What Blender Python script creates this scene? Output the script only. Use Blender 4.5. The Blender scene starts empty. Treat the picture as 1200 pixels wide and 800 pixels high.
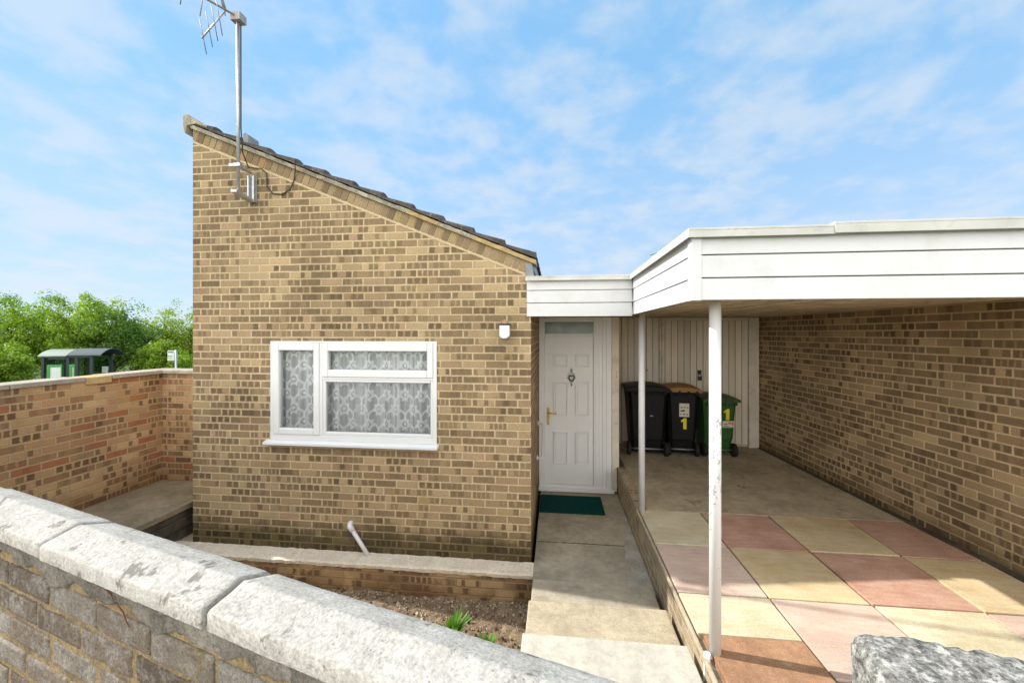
import bpy, bmesh, math, random
from mathutils import Vector, Matrix
R = math.radians
random.seed(7)
scene = bpy.context.scene
col = scene.collection

# ------------------------------------------------------------------ camera
CAM_H = 1.85
cam = bpy.data.cameras.new('camera')
cam.sensor_width = 36.0
cam.lens = 470.0 / 1200.0 * 36.0
cam.shift_y = -10.0 / 1200.0
cam.clip_start = 0.05
cam.clip_end = 500
camo = bpy.data.objects.new('camera', cam)
col.objects.link(camo)
camo.location = (0, 0, CAM_H)
camo.rotation_euler = (R(90), 0, R(6.2))
scene.camera = camo

# ------------------------------------------------------------------ node helper
class T:
    def __init__(s, tree):
        s.t = tree; tree.nodes.clear()
    def n(s, kind, out=0, props=None, **inp):
        nd = s.t.nodes.new('ShaderNode' + kind)
        for k, v in (props or {}).items(): setattr(nd, k, v)
        for k, v in inp.items():
            key = int(k[1:]) if k[0] == '_' else k.replace('__', ' ')
            s.set(nd.inputs[key], v)
        return nd.outputs[out]
    def set(s, sock, v):
        if isinstance(v, bpy.types.NodeSocket): s.t.links.new(v, sock)
        elif isinstance(v, (tuple, list)) and sock.type == 'RGBA' and len(v) == 3: sock.default_value = (*v, 1)
        else: sock.default_value = v
    def m(s, op, a, b=0.0, c=0.0, clamp=False):
        return s.n('Math', props={'operation': op, 'use_clamp': clamp}, _0=a, _1=b, _2=c)
    def add(s, a, b): return s.m('ADD', a, b)
    def mul(s, a, b): return s.m('MULTIPLY', a, b)
    def sub(s, a, b): return s.m('SUBTRACT', a, b)
    def mix(s, f, a, b, mode='MIX'):
        nd = s.t.nodes.new('ShaderNodeMix'); nd.data_type = 'RGBA'; nd.blend_type = mode; nd.clamp_factor = True
        s.set(nd.inputs[0], f); s.set(nd.inputs[6], a); s.set(nd.inputs[7], b)
        return nd.outputs[2]
    def ramp(s, f, stops, interp='LINEAR'):
        nd = s.t.nodes.new('ShaderNodeValToRGB'); cr = nd.color_ramp; cr.interpolation = interp
        while len(cr.elements) < len(stops): cr.elements.new(0.5)
        for e, (p, c) in zip(cr.elements, stops):
            e.position = p; e.color = (*c, 1) if not isinstance(c, (int, float)) else (c, c, c, 1)
        s.set(nd.inputs[0], f)
        return nd.outputs[0]
    def smooth(s, v, a, b, lo=0.0, hi=1.0):
        return s.n('MapRange', props={'interpolation_type': 'SMOOTHSTEP'}, Value=v, _1=a, _2=b, _3=lo, _4=hi)
    def noise(s, vec, scale, detail=4.0, rough=0.55, out=0, dist=0.0):
        return s.n('TexNoise', out=out, Vector=vec, Scale=scale, Detail=detail, Roughness=rough, Distortion=dist)
    def obj(s): return s.n('TexCoord', out=3)
    def sep(s, v):
        nd = s.t.nodes.new('ShaderNodeSeparateXYZ'); s.set(nd.inputs[0], v); return nd.outputs
    def xyz(s, a, b, c): return s.n('CombineXYZ', _0=a, _1=b, _2=c)
    def white(s, a, b, c): return s.n('TexWhiteNoise', out=0, Vector=s.xyz(a, b, c))
    def bump(s, h, strength=0.5, dist=0.01, normal=None):
        nd = s.t.nodes.new('ShaderNodeBump')
        s.set(nd.inputs['Strength'], strength); s.set(nd.inputs['Distance'], dist); s.set(nd.inputs['Height'], h)
        if normal is not None: s.set(nd.inputs['Normal'], normal)
        return nd.outputs[0]
    def surface(s, color, rough=0.8, normal=None, spec=0.3, metal=0.0):
        nd = s.t.nodes.new('ShaderNodeBsdfPrincipled')
        s.set(nd.inputs['Base Color'], color); s.set(nd.inputs['Roughness'], rough)
        s.set(nd.inputs['Specular IOR Level'], spec); s.set(nd.inputs['Metallic'], metal)
        if normal is not None: s.set(nd.inputs['Normal'], normal)
        return nd.outputs[0]
    def out(s, sh):
        o = s.t.nodes.new('ShaderNodeOutputMaterial'); s.t.links.new(sh, o.inputs[0])

def material(name):
    m = bpy.data.materials.new(name); m.use_nodes = True
    return m, T(m.node_tree)

# ------------------------------------------------------------------ sky, sun, exposure
SUN_E, SUN_A = R(39.3), R(8.5)          # elevation, angle behind the gable plane, sun on the left
to_sun = Vector((-math.cos(SUN_A) * math.cos(SUN_E), math.sin(SUN_A) * math.cos(SUN_E), math.sin(SUN_E)))
world = bpy.data.worlds.new('World'); scene.world = world; world.use_nodes = True
w = T(world.node_tree)
sky = w.n('TexSky', props={'sky_type': 'NISHITA', 'sun_disc': False, 'sun_elevation': SUN_E,
                           'sun_rotation': R(278.5), 'air_density': 0.8, 'dust_density': 0.0, 'ozone_density': 1.6})
gen = w.n('TexCoord', out=0)
sx, sy, sz = w.sep(gen)
den = w.add(w.m('MAXIMUM', sz, 0.0), 0.22)
cuv = w.xyz(w.m('DIVIDE', sx, den), w.m('DIVIDE', sy, den), 0.0)
c1 = w.noise(cuv, 2.3, 6.0, 0.60, dist=0.35)
c2 = w.noise(cuv, 6.0, 5.0, 0.52)
cl = w.add(w.mul(c1, 0.55), w.mul(c2, 0.45))
fac = w.smooth(cl, 0.41, 0.63)
low = w.smooth(sz, 0.58, -0.02)
veil = w.mix(0.74, sky, (1.02, 2.20, 3.45))                                 # thin high haze over the blue
skyc = w.mix(w.mul(low, 0.68), veil, (2.15, 2.48, 3.0))                    # paler towards the horizon
skyc = w.mix(w.mul(fac, 0.50), skyc, (2.9, 3.0, 3.12))                       # thin broken cloud
bank = w.smooth(sy, -0.05, -0.55)   # unseen glow added behind the camera to brighten the shaded front
fill_glow_col = w.mix(w.smooth(sz, 0.45, 0.05), (8.6, 8.4, 8.0), (14.0, 13.6, 12.8))              # brightest low down
skyc = w.mix(w.mul(bank, w.add(0.75, w.mul(c1, 0.3))), skyc, fill_glow_col)
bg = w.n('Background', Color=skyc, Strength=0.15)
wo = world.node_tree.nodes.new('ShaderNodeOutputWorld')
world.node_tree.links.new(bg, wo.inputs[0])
sun = bpy.data.lights.new('sun', 'SUN'); sun.energy = 3.0; sun.angle = R(0.6); sun.color = (1.0, 0.955, 0.885)
suno = bpy.data.objects.new('sun', sun); col.objects.link(suno)
suno.rotation_euler = to_sun.to_track_quat('Z', 'Y').to_euler()
vs = scene.view_settings
vs.view_transform = 'Standard'; vs.look = 'None'; vs.gamma = 1.0; vs.use_curve_mapping = False
vs.exposure = 0.95

# ------------------------------------------------------------------ mesh helpers
class MB:
    """collects shapes; build() links them as one mesh object"""
    def __init__(s): s.bm = bmesh.new()
    def face(s, pts, mi=0):
        f = s.bm.faces.new([s.bm.verts.new(p) for p in pts]); f.material_index = mi; return f
    def hexa(s, p, mi=0):
        v = [s.bm.verts.new(q) for q in p]
        for ids in ((0, 3, 2, 1), (4, 5, 6, 7), (0, 1, 5, 4), (1, 2, 6, 5), (2, 3, 7, 6), (3, 0, 4, 7)):
            s.bm.faces.new([v[i] for i in ids]).material_index = mi
    def box(s, x0, x1, y0, y1, z0, z1, mi=0):
        s.hexa([(x0, y0, z0), (x1, y0, z0), (x1, y1, z0), (x0, y1, z0), (x0, y0, z1), (x1, y0, z1), (x1, y1, z1), (x0, y1, z1)], mi); return s
    def prism(s, poly, axis, a, b, mi=0):
        def P(q, t):
            return (t, q[0], q[1]) if axis == 'x' else (q[0], t, q[1]) if axis == 'y' else (q[0], q[1], t)
        A = [s.bm.verts.new(P(q, a)) for q in poly]; B = [s.bm.verts.new(P(q, b)) for q in poly]
        n = len(poly); fs = [s.bm.faces.new(A), s.bm.faces.new(B[::-1])]
        for i in range(n): fs.append(s.bm.faces.new([A[i], B[i], B[(i + 1) % n], A[(i + 1) % n]]))
        for f in fs: f.material_index = mi
        return s
    def tube(s, pts, r, seg=10, mi=0, cap=True):
        pts = [Vector(p) for p in pts]; rs = r if isinstance(r, (list, tuple)) else [r] * len(pts)
        rings = []; up = None
        for i, p in enumerate(pts):
            d = (pts[min(i + 1, len(pts) - 1)] - pts[max(i - 1, 0)]).normalized()
            if up is None: up = d.orthogonal().normalized()
            up = (up - d * up.dot(d)).normalized(); sd = d.cross(up)
            rings.append([s.bm.verts.new(p + (up * math.cos(k / seg * math.tau) + sd * math.sin(k / seg * math.tau)) * rs[i]) for k in range(seg)])
        for a, b in zip(rings, rings[1:]):
            for k in range(seg):
                f = s.bm.faces.new([a[k], a[(k + 1) % seg], b[(k + 1) % seg], b[k]]); f.material_index = mi; f.smooth = True
        if cap:
            s.bm.faces.new(rings[0][::-1]).material_index = mi; s.bm.faces.new(rings[-1]).material_index = mi
        return s
    def build(s, name, mats, parent=None, bevel=0.0, seg=2, loc=None, rot=None, merge=False):
        bmesh.ops.recalc_face_normals(s.bm, faces=s.bm.faces)
        me = bpy.data.meshes.new(name); s.bm.to_mesh(me); s.bm.free()
        for m in (mats if isinstance(mats, (list, tuple)) else [mats]): me.materials.append(m)
        o = bpy.data.objects.new(name, me); col.objects.link(o)
        if parent is not None: o.parent = parent
        if loc: o.location = loc
        if rot: o.rotation_euler = rot
        if bevel:
            b = o.modifiers.new('bevel', 'BEVEL'); b.width = bevel; b.segments = seg; b.limit_method = 'ANGLE'; b.angle_limit = R(35)
        return o

def tag(o, label, cat=None, group=None, kind=None):
    o['label'] = label
    if cat: o['category'] = cat
    if group: o['group'] = group
    if kind: o['kind'] = kind
    return o
def thing(name, label, cat, loc=(0, 0, 0), rz=0.0, group=None):
    o = bpy.data.objects.new(name, None); col.objects.link(o); o.empty_display_size = 0.1
    o.location = loc; o.rotation_euler = (0, 0, rz)
    return tag(o, label, cat, group)

# ------------------------------------------------------------------ materials
def brick_material(name, pale, dark, mortar, p_dark=0.5, stain=None, cw=0.225, ch=0.075, seed=0.0, red=0.0, z0=0.0, jmin=0.0050, render_top=None, moss=None, mottled=False):
    m, t = material(name)
    o = t.obj(); x, y, z = t.sep(o)
    nx, ny, nz = t.sep(t.n('TexCoord', out=1))
    front = t.m('GREATER_THAN', t.m('ABSOLUTE', ny), 0.6)
    flat = t.m('GREATER_THAN', t.m('ABSOLUTE', nz), 0.6)
    u = t.add(t.mul(t.m('MAXIMUM', front, flat), x), t.mul(t.sub(1.0, t.m('MAXIMUM', front, flat)), y))
    v = t.add(t.add(z, -z0 + 75 * ch), t.mul(flat, y))
    wob = t.noise(o, 9.0, 2.0)
    v = t.add(v, t.mul(t.sub(wob, 0.5), 0.006))
    vv = t.m('DIVIDE', v, ch); crs = t.m('FLOOR', vv); fv = t.m('FRACT', vv)
    jit = t.white(crs, seed + 3.3, 1.7)
    uu = t.add(t.add(t.m('DIVIDE', u, cw), 200.0), t.add(t.mul(t.m('MODULO', crs, 2.0), 0.5), t.mul(jit, 0.12)))
    idn = t.m('FLOOR', uu); fu = t.m('FRACT', uu)
    r1 = t.white(idn, crs, seed + 0.1); r2 = t.white(idn, crs, seed + 5.1)
    r3 = t.white(idn, crs, seed + 9.7); r4 = t.white(idn, crs, seed + 13.3)
    du = t.mul(t.m('MINIMUM', fu, t.sub(1.0, fu)), cw); dv = t.mul(t.m('MINIMUM', fv, t.sub(1.0, fv)), ch)
    fine = t.noise(o, 130.0, 3.0, 0.6); mid = t.noise(o, 45.0, 3.0, 0.6)
    d = t.add(t.m('MINIMUM', du, dv), t.mul(t.sub(mid, 0.5), 0.0055))
    face = t.smooth(d, jmin, jmin + 0.0032)
    su = t.mul(fu, t.add(3.0, t.m('FLOOR', t.mul(r1, 2.2)))); sid = t.m('FLOOR', su); fs = t.m('FRACT', su)
    r5 = t.white(t.add(t.mul(idn, 3.0), sid), crs, seed + 21.0)
    thr = t.add(1.0 - p_dark, t.mul(t.sub(r2, 0.5), 0.9))
    dk = t.m('GREATER_THAN', r5, thr)
    whole = t.m('GREATER_THAN', r4, 0.73)
    softs = t.smooth(t.add(t.m('MINIMUM', fs, t.sub(1.0, fs)), t.mul(t.sub(mid, 0.5), 0.40)), 0.02, 0.24)
    dk = t.m('MAXIMUM', t.mul(dk, softs), t.mul(whole, t.add(0.55, t.mul(r5, 0.45))))
    dk = t.mul(dk, t.smooth(d, jmin + 0.0025, jmin + 0.0075))
    dk = t.mul(dk, t.add(0.55, t.mul(r3, 0.45)))
    dk = t.mul(dk, t.smooth(t.noise(o, 80.0, 3.0, 0.7), 0.25, 0.48, 0.62, 1.0))
    pc = t.ramp(r3, pale); dc = t.ramp(r1, dark)
    if red > 0:
        isred = t.m('GREATER_THAN', t.white(idn, crs, seed + 31.0), 1.0 - red)
        pc = t.mix(isred, pc, (0.40, 0.165, 0.085)); dk = t.mul(dk, t.sub(1.0, t.mul(isred, 0.7)))
    c = t.mix(dk, pc, dc)
    c = t.mix(face, t.mix(t.noise(o, 14.0, 3.0), mortar, tuple(k * 0.80 for k in mortar)), c)
    c = t.mix(1.0, c, t.ramp(fine, [(0.25, 0.55), (0.5, 1.0), (0.8, 1.28)]), 'MULTIPLY')
    c = t.mix(1.0, c, t.ramp(t.noise(o, 1.7, 4.0, 0.6), [(0.3, 0.76), (0.52, 1.0), (0.75, 1.12)]), 'MULTIPLY')
    if stain:   # (z where damp begins, z where full, colour)
        sf = t.mul(t.smooth(t.add(z, t.mul(t.sub(t.noise(o, 5.0, 5.0, 0.65), 0.5), 0.32)), stain[0], stain[1]), 0.86)
        c = t.mix(sf, c, t.mix(1.0, c, stain[2], 'MULTIPLY'))
    if mottled:
        c = t.mix(t.mul(t.smooth(t.noise(o, 17.0, 6.0, 0.75), 0.47, 0.68), 0.62), c, (0.30, 0.285, 0.265))
        c = t.mix(t.mul(t.smooth(t.noise(o, 11.0, 5.0, 0.7, dist=0.6), 0.58, 0.70), 0.6), c, (0.085, 0.072, 0.060))
        c = t.mix(t.mul(t.smooth(t.noise(o, 6.3, 4.0, 0.6), 0.64, 0.74), 0.45), c, (0.22, 0.17, 0.05))
    if moss:
        mf = t.smooth(t.noise(o, 3.2, 5.0, 0.7), 0.72 - moss[3], 0.84 - moss[3]) if len(moss) > 3 else t.smooth(t.noise(o, 3.2, 5.0, 0.7), 0.60, 0.72)
        c = t.mix(t.mul(mf, 0.55 if len(moss) == 3 else 0.85), c, tuple(moss[:3]))
    h = t.add(t.mul(face, 1.0), t.mul(fine, 0.28))
    if render_top:   # smeared cement below the coping: (z_from, z_to, colour)
        rn = t.noise(o, 7.0, 5.0, 0.65)
        rf = t.m('MAXIMUM', t.smooth(t.add(z, t.mul(t.sub(rn, 0.5), 0.09)), render_top[0], render_top[1]), t.smooth(t.noise(o, 5.0, 4.0, 0.6), 0.60, 0.66))
        cc = t.mix(t.noise(o, 28.0, 6.0, 0.75), tuple(k * 0.45 for k in render_top[2]), tuple(k * 1.5 for k in render_top[2]))
        c = t.mix(rf, c, cc)
        h = t.add(t.mul(h, t.sub(1.0, rf)), t.mul(rf, t.mul(t.noise(o, 24.0, 6.0, 0.7), 1.5)))
    t.out(t.surface(c, 0.9, t.bump(h, 0.75, 0.006), 0.2))
    return m

BUFF = [(0.0, (0.28, 0.195, 0.110)), (0.25, (0.375, 0.270, 0.155)), (0.5, (0.43, 0.322, 0.188)), (0.7, (0.315, 0.220, 0.126)), (0.88, (0.43, 0.292, 0.182)), (1.0, (0.47, 0.352, 0.195))]
DARK = [(0.0, (0.125, 0.088, 0.050)), (0.5, (0.165, 0.118, 0.068)), (1.0, (0.225, 0.162, 0.098))]
M = {}
M['gable'] = brick_material('buff brick', BUFF, DARK, (0.63, 0.505, 0.31), 0.52, stain=(-0.02, -0.27, (0.20, 0.21, 0.15)), red=0.0, z0=-0.37, moss=(0.36, 0.27, 0.10))
M['carport_brick'] = brick_material('brown brick', BUFF, [(0.0, (0.115, 0.076, 0.045)), (1.0, (0.20, 0.138, 0.082))], (0.64, 0.51, 0.31), 0.44, stain=(0.22, 0.0, (0.45, 0.42, 0.36)), seed=40.0)
M['boundary_brick'] = brick_material('mixed red and buff brick', [(0, (0.42, 0.235, 0.125)), (0.3, (0.50, 0.31, 0.16)), (0.6, (0.56, 0.39, 0.22)), (0.8, (0.44, 0.26, 0.15)), (1, (0.54, 0.37, 0.19))],
                                     [(0, (0.16, 0.085, 0.05)), (1, (0.22, 0.13, 0.075))], (0.54, 0.42, 0.25), 0.40, red=0.14, stain=(0.35, 0.0, (0.6, 0.55, 0.5)), seed=60.0, moss=(0.40, 0.27, 0.09))
M['planter_brick'] = brick_material('weathered brown brick', [(0, (0.29, 0.16, 0.09)), (0.5, (0.37, 0.235, 0.125)), (1, (0.45, 0.31, 0.17))], [(0, (0.12, 0.07, 0.04)), (1, (0.17, 0.10, 0.06))],
                                    (0.36, 0.25, 0.13), 0.25, seed=80.0, moss=(0.47, 0.315, 0.155, 0.20), stain=(-0.50, -0.66, (0.6, 0.55, 0.45)))
M['front_brick'] = brick_material('grey weathered brick', [(0, (0.125, 0.107, 0.092)), (0.5, (0.175, 0.155, 0.135)), (1, (0.225, 0.21, 0.19))], [(0, (0.085, 0.070, 0.060)), (1, (0.13, 0.11, 0.094))],
                                  (0.235, 0.165, 0.078), 0.28, seed=100.0, jmin=0.0045, z0=-0.115, render_top=(-0.135, -0.070, (0.185, 0.168, 0.142)), mottled=True)
M['slab_brick'] = brick_material('yellow edge brick', [(0, (0.36, 0.28, 0.18)), (1, (0.45, 0.37, 0.25))], [(0, (0.22, 0.165, 0.105)), (1, (0.29, 0.225, 0.15))], (0.56, 0.48, 0.34), 0.30, seed=120.0)

def plain(name, color, rough=0.6, spec=0.4, metal=0.0, var=0.12, scale=8.0, bump=0.0, bscale=60.0, dirt=None, dirt_amt=0.0):
    m, t = material(name)
    o = t.obj()
    c = t.mix(1.0, color, t.ramp(t.noise(o, scale, 5.0, 0.6), [(0.25, 1 - var), (0.75, 1 + var)]), 'MULTIPLY')
    if dirt: c = t.mix(t.mul(t.smooth(t.noise(o, scale * 1.7, 6.0, 0.7), 0.5, 0.72), dirt_amt), c, dirt)
    nm = t.bump(t.noise(o, bscale, 5.0, 0.65), bump, 0.004) if bump else None
    t.out(t.surface(c, rough, nm, spec, metal)); return m

M['upvc'] = plain('white upvc', (0.72, 0.73, 0.74), 0.32, 0.5, var=0.02)
M['white_paint'] = plain('white gloss paint', (0.66, 0.67, 0.68), 0.42, 0.4, var=0.035, scale=3.0, dirt=(0.50, 0.49, 0.45), dirt_amt=0.35)
M['door_white'] = plain('white composite door', (0.88, 0.885, 0.89), 0.38, 0.45, var=0.02)
M['cream_paint'] = plain('old cream paint', (0.74, 0.68, 0.57), 0.6, 0.3, var=0.10, scale=4.0, dirt=(0.42, 0.36, 0.27), dirt_amt=0.5)
M['cap_metal'] = plain('dull grey roof trim', (0.56, 0.56, 0.52), 0.5, 0.4, var=0.14, scale=5.0, dirt=(0.34, 0.34, 0.27), dirt_amt=0.6)
M['galv'] = plain('galvanised steel', (0.46, 0.48, 0.50), 0.4, 0.5, 0.7, var=0.15, scale=20.0)
M['alu'] = plain('weathered aluminium', (0.40, 0.36, 0.34), 0.45, 0.5, 0.5, var=0.15, scale=15.0)
M['black_plastic'] = plain('black bin plastic', (0.007, 0.0075, 0.0085), 0.5, 0.22, var=0.2, scale=6.0, bump=0.05)
M['rubber'] = plain('black rubber', (0.02, 0.02, 0.02), 0.75, 0.3)
M['brown_plastic'] = plain('brown lid plastic', (0.30, 0.15, 0.035), 0.5, 0.4, var=0.12)
M['green_plastic'] = plain('dark green bin plastic', (0.025, 0.095, 0.022), 0.45, 0.4, var=0.15)
M['green_lid'] = plain('faded olive green lid', (0.045, 0.075, 0.028), 0.5, 0.4, var=0.2)
M['yellow_vinyl'] = plain('yellow vinyl', (0.85, 0.72, 0.03), 0.4, var=0.02)
M['paper'] = plain('weathered sticker', (0.68, 0.64, 0.56), 0.5, var=0.06, scale=40.0)
M['ink'] = plain('dark ink', (0.03, 0.03, 0.03), 0.6)
M['red_ink'] = plain('faded red ink', (0.6, 0.16, 0.08), 0.6)
M['green_ink'] = plain('green print', (0.05, 0.28, 0.10), 0.6)
M['brass'] = plain('polished brass', (0.70, 0.50, 0.16), 0.22, 0.5, 0.9, var=0.05)
M['chrome'] = plain('chrome', (0.6, 0.6, 0.6), 0.18, 0.5, 0.95, var=0.05)
M['dark_metal'] = plain('dark iron', (0.03, 0.03, 0.03), 0.5, 0.4)
M['mat_green'] = plain('dark teal coir mat', (0.006, 0.055, 0.050), 0.95, 0.05, var=0.25, scale=30.0, bump=0.8, bscale=400.0)
M['cable'] = plain('black cable', (0.03, 0.026, 0.024), 0.5)
M['sensor_white'] = plain('white sensor plastic', (0.80, 0.82, 0.86), 0.35, 0.5, var=0.02)
M['lead'] = plain('grey lead flashing', (0.24, 0.26, 0.27), 0.6, var=0.2, scale=12.0)
M['soffit_wood'] = plain('stained timber', (0.62, 0.52, 0.38), 0.8, 0.2, var=0.3, scale=6.0, dirt=(0.12, 0.08, 0.05), dirt_amt=0.7)
M['tarmac'] = plain('asphalt', (0.055, 0.055, 0.055), 0.9, 0.2, var=0.2, scale=3.0, bump=0.5, bscale=200.0)
M['bark'] = plain('bark', (0.10, 0.075, 0.05), 0.95, 0.1, var=0.3, scale=10.0, bump=0.8, bscale=25.0)
M['shelter_frame'] = plain('dark green grey shelter frame', (0.022, 0.032, 0.034), 0.4, 0.4)
M['shelter_roof'] = plain('grey shelter roof sheet', (0.055, 0.075, 0.085), 0.7, 0.2, 0.0)
M['shelter_glaze'] = plain('pale green roof glazing', (0.14, 0.19, 0.15), 0.6, 0.3)
M['bright_green'] = plain('green poster frame', (0.05, 0.28, 0.06), 0.4)
M['poster'] = plain('pale poster', (0.62, 0.68, 0.66), 0.3, var=0.15, scale=3.0)
M['plaster'] = plain('grey plaster room', (0.5, 0.5, 0.48), 0.9)

def glass_material(name, tint, refl=0.09):
    m, t = material(name)
    tr = t.n('BsdfTransparent', Color=tint); gl = t.n('BsdfGlossy', Color=(0.9, 0.93, 0.95), Roughness=0.02)
    fr = t.n('Fresnel', IOR=1.5)
    t.out(t.n('MixShader', _0=t.m('MAXIMUM', fr, refl), _1=tr, _2=gl)); return m
M['glass'] = glass_material('window glass', (0.97, 0.98, 0.98), 0.05)
M['shelter_glass'] = glass_material('shelter glass', (0.45, 0.55, 0.50), 0.08)
def obscure():
    m, t = material('obscure green glass'); o = t.obj()
    c = t.mix(t.smooth(t.noise(o, 3.0, 2.0), 0.35, 0.7), (0.10, 0.135, 0.115), (0.22, 0.27, 0.235))
    t.out(t.surface(c, 0.12, t.bump(t.noise(o, 90.0, 2.0), 0.2, 0.004), 0.5)); return m
M['obscure_glass'] = obscure()

def concrete(name, light, dark, scale=3.0, speck=0.5, bump=0.45, spots=None, patch=None):
    m, t = material(name); o = t.obj()
    big = t.noise(o, scale, 7.0, 0.68)
    c = t.mix(t.smooth(big, 0.28, 0.72), dark, light)
    fine = t.noise(o, 150.0, 4.0, 0.65)
    c = t.mix(speck, c, t.mix(1.0, c, t.ramp(fine, [(0.3, 0.5), (0.5, 1.0), (0.72, 1.35)]), 'MULTIPLY'))
    c = t.mix(1.0, c, t.ramp(t.noise(o, scale * 6, 5.0, 0.7), [(0.3, 0.82), (0.6, 1.08)]), 'MULTIPLY')
    if spots:
        vs_ = t.noise(o, spots[0], 5.0, 0.7, dist=0.4)
        c = t.mix(t.mul(t.smooth(vs_, spots[1], spots[1] + 0.06), spots[3]), c, spots[2])
        v2 = t.n('TexVoronoi', Vector=o, Scale=spots[0] * 9)
        gate = t.smooth(t.noise(o, spots[0] * 2.0, 3.0), 0.46, 0.6)
        c = t.mix(t.mul(t.mul(t.smooth(v2, 0.20, 0.10), gate), spots[3] * 0.9), c, spots[2])
    if patch:
        c = t.mix(t.mul(t.smooth(t.noise(o, patch[0], 6.0, 0.7), patch[1], patch[1] + 0.10), 0.7), c, patch[2])
    t.out(t.surface(c, 0.9, t.bump(t.add(t.mul(fine, 0.5), t.noise(o, 40.0, 6.0, 0.7)), bump, 0.005), 0.2)); return m

M['coping'] = concrete('white weathered coping concrete', (0.45, 0.43, 0.39), (0.35, 0.33, 0.295), 12.0, 0.65, 0.7, spots=(8.5, 0.575, (0.14, 0.125, 0.108), 0.8))
M['rough_stone'] = concrete('grey mottled rough stone', (0.33, 0.315, 0.28), (0.11, 0.105, 0.095), 75.0, 1.0, 0.8, spots=(30.0, 0.56, (0.06, 0.057, 0.052), 0.8), patch=(55.0, 0.52, (0.56, 0.54, 0.50)))
M['coping_thin'] = concrete('pale grey coping slab', (0.47, 0.42, 0.35), (0.30, 0.265, 0.215), 6.0, 0.6)
M['ochre_mortar'] = concrete('yellow ochre mortar', (0.56, 0.42, 0.21), (0.42, 0.31, 0.16), 8.0, 0.5)
M['path_concrete'] = concrete('brown grey concrete', (0.47, 0.42, 0.325), (0.29, 0.255, 0.195), 2.4, 0.5, 0.4, patch=(2.2, 0.60, (0.46, 0.43, 0.37)))
M['step_concrete'] = concrete('sandy step concrete', (0.52, 0.45, 0.32), (0.38, 0.32, 0.23), 4.0, 0.55, 0.4, spots=(7.0, 0.64, (0.30, 0.22, 0.13), 0.5))
M['step_slab'] = concrete('pale smooth slab', (0.57, 0.54, 0.46), (0.46, 0.435, 0.37), 3.0, 0.25, 0.15)
M['cement_patch'] = concrete('pale cement fillet', (0.47, 0.45, 0.41), (0.33, 0.30, 0.25), 6.0, 0.4, 0.4)
M['floor_concrete'] = concrete('old carport concrete', (0.54, 0.455, 0.33), (0.34, 0.285, 0.20), 2.0, 0.7, 0.5, spots=(3.2, 0.60, (0.12, 0.095, 0.065), 0.5))
M['terrace'] = concrete('mossy terrace concrete', (0.36, 0.29, 0.20), (0.20, 0.17, 0.11), 3.0, 0.5, 0.5, spots=(6.0, 0.63, (0.10, 0.09, 0.06), 0.6))
M['terrace_edge'] = concrete('damp dark slab edge', (0.13, 0.115, 0.08), (0.05, 0.045, 0.035), 5.0, 0.5, 0.6)  # dark tone for the slab's lower layers, joint and gutter strip
M['render_cap'] = concrete('pale render cap', (0.80, 0.70, 0.57), (0.66, 0.57, 0.45), 6.0, 0.5, 0.5, spots=(12.0, 0.64, (0.24, 0.19, 0.14), 0.6))
M['verge_mortar'] = concrete('lichened verge mortar', (0.44, 0.40, 0.31), (0.22, 0.20, 0.15), 9.0, 0.6, 0.7, patch=(7.0, 0.52, (0.56, 0.52, 0.42)))
M['soil'] = concrete('dry brown soil', (0.31, 0.23, 0.15), (0.17, 0.12, 0.076), 9.0, 0.9, 1.0)
M['pavement'] = concrete('grey paving', (0.40, 0.38, 0.34), (0.28, 0.26, 0.23), 2.0, 0.4, 0.3)

def paver(name, a, b, streak):
    m, t = material(name); o = t.obj()
    rot = t.n('Mapping', Vector=o, Rotation=(0, 0, R(35 + streak)), Scale=(1.0, 5.0, 1.0))
    n1 = t.noise(rot, 5.0, 6.0, 0.65, dist=0.5); n2 = t.noise(o, 2.5, 5.0, 0.6)
    c = t.mix(t.smooth(t.add(t.mul(n1, 0.5), t.mul(n2, 0.5)), 0.33, 0.66), a, b)
    c = t.mix(1.0, c, t.ramp(t.noise(o, 1.6, 5.0, 0.65), [(0.32, 0.80), (0.6, 1.05)]), 'MULTIPLY')
    c = t.mix(t.mul(t.smooth(t.noise(o, 6.0, 6.0, 0.75), 0.60, 0.72), 0.35), c, (0.20, 0.155, 0.09))
    f = t.noise(o, 130.0, 4.0, 0.65)
    c = t.mix(0.6, c, t.mix(1.0, c, t.ramp(f, [(0.3, 0.6), (0.55, 1.05), (0.75, 1.25)]), 'MULTIPLY'))
    t.out(t.surface(c, 0.85, t.bump(t.add(n1, t.mul(f, 0.3)), 0.35, 0.006), 0.25)); return m
M['paver_yellow'] = paver('yellow sandstone', (0.54, 0.40, 0.21), (0.66, 0.545, 0.36), 0)
M['paver_yellow_lit'] = paver('sunlit yellow sandstone', (0.54, 0.46, 0.29), (0.68, 0.61, 0.45), 20)  # yellow slab made paler, sunlight put into its colour
M['paver_red'] = paver('red sandstone', (0.45, 0.245, 0.175), (0.57, 0.37, 0.28), 0)
M['paver_red_lit'] = paver('sunlit red sandstone', (0.54, 0.385, 0.305), (0.66, 0.52, 0.43), -15)  # red slab paled to a sunlit tone in its colour
M['brown_slab'] = concrete('rough orange brown slab', (0.42, 0.245, 0.145), (0.30, 0.165, 0.095), 5.0, 0.8, 0.6, spots=(8.0, 0.62, (0.46, 0.36, 0.26), 0.5))
M['joint'] = plain('dark paving joint', (0.17, 0.135, 0.09), 0.95, 0.1, var=0.3, scale=20.0)

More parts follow.
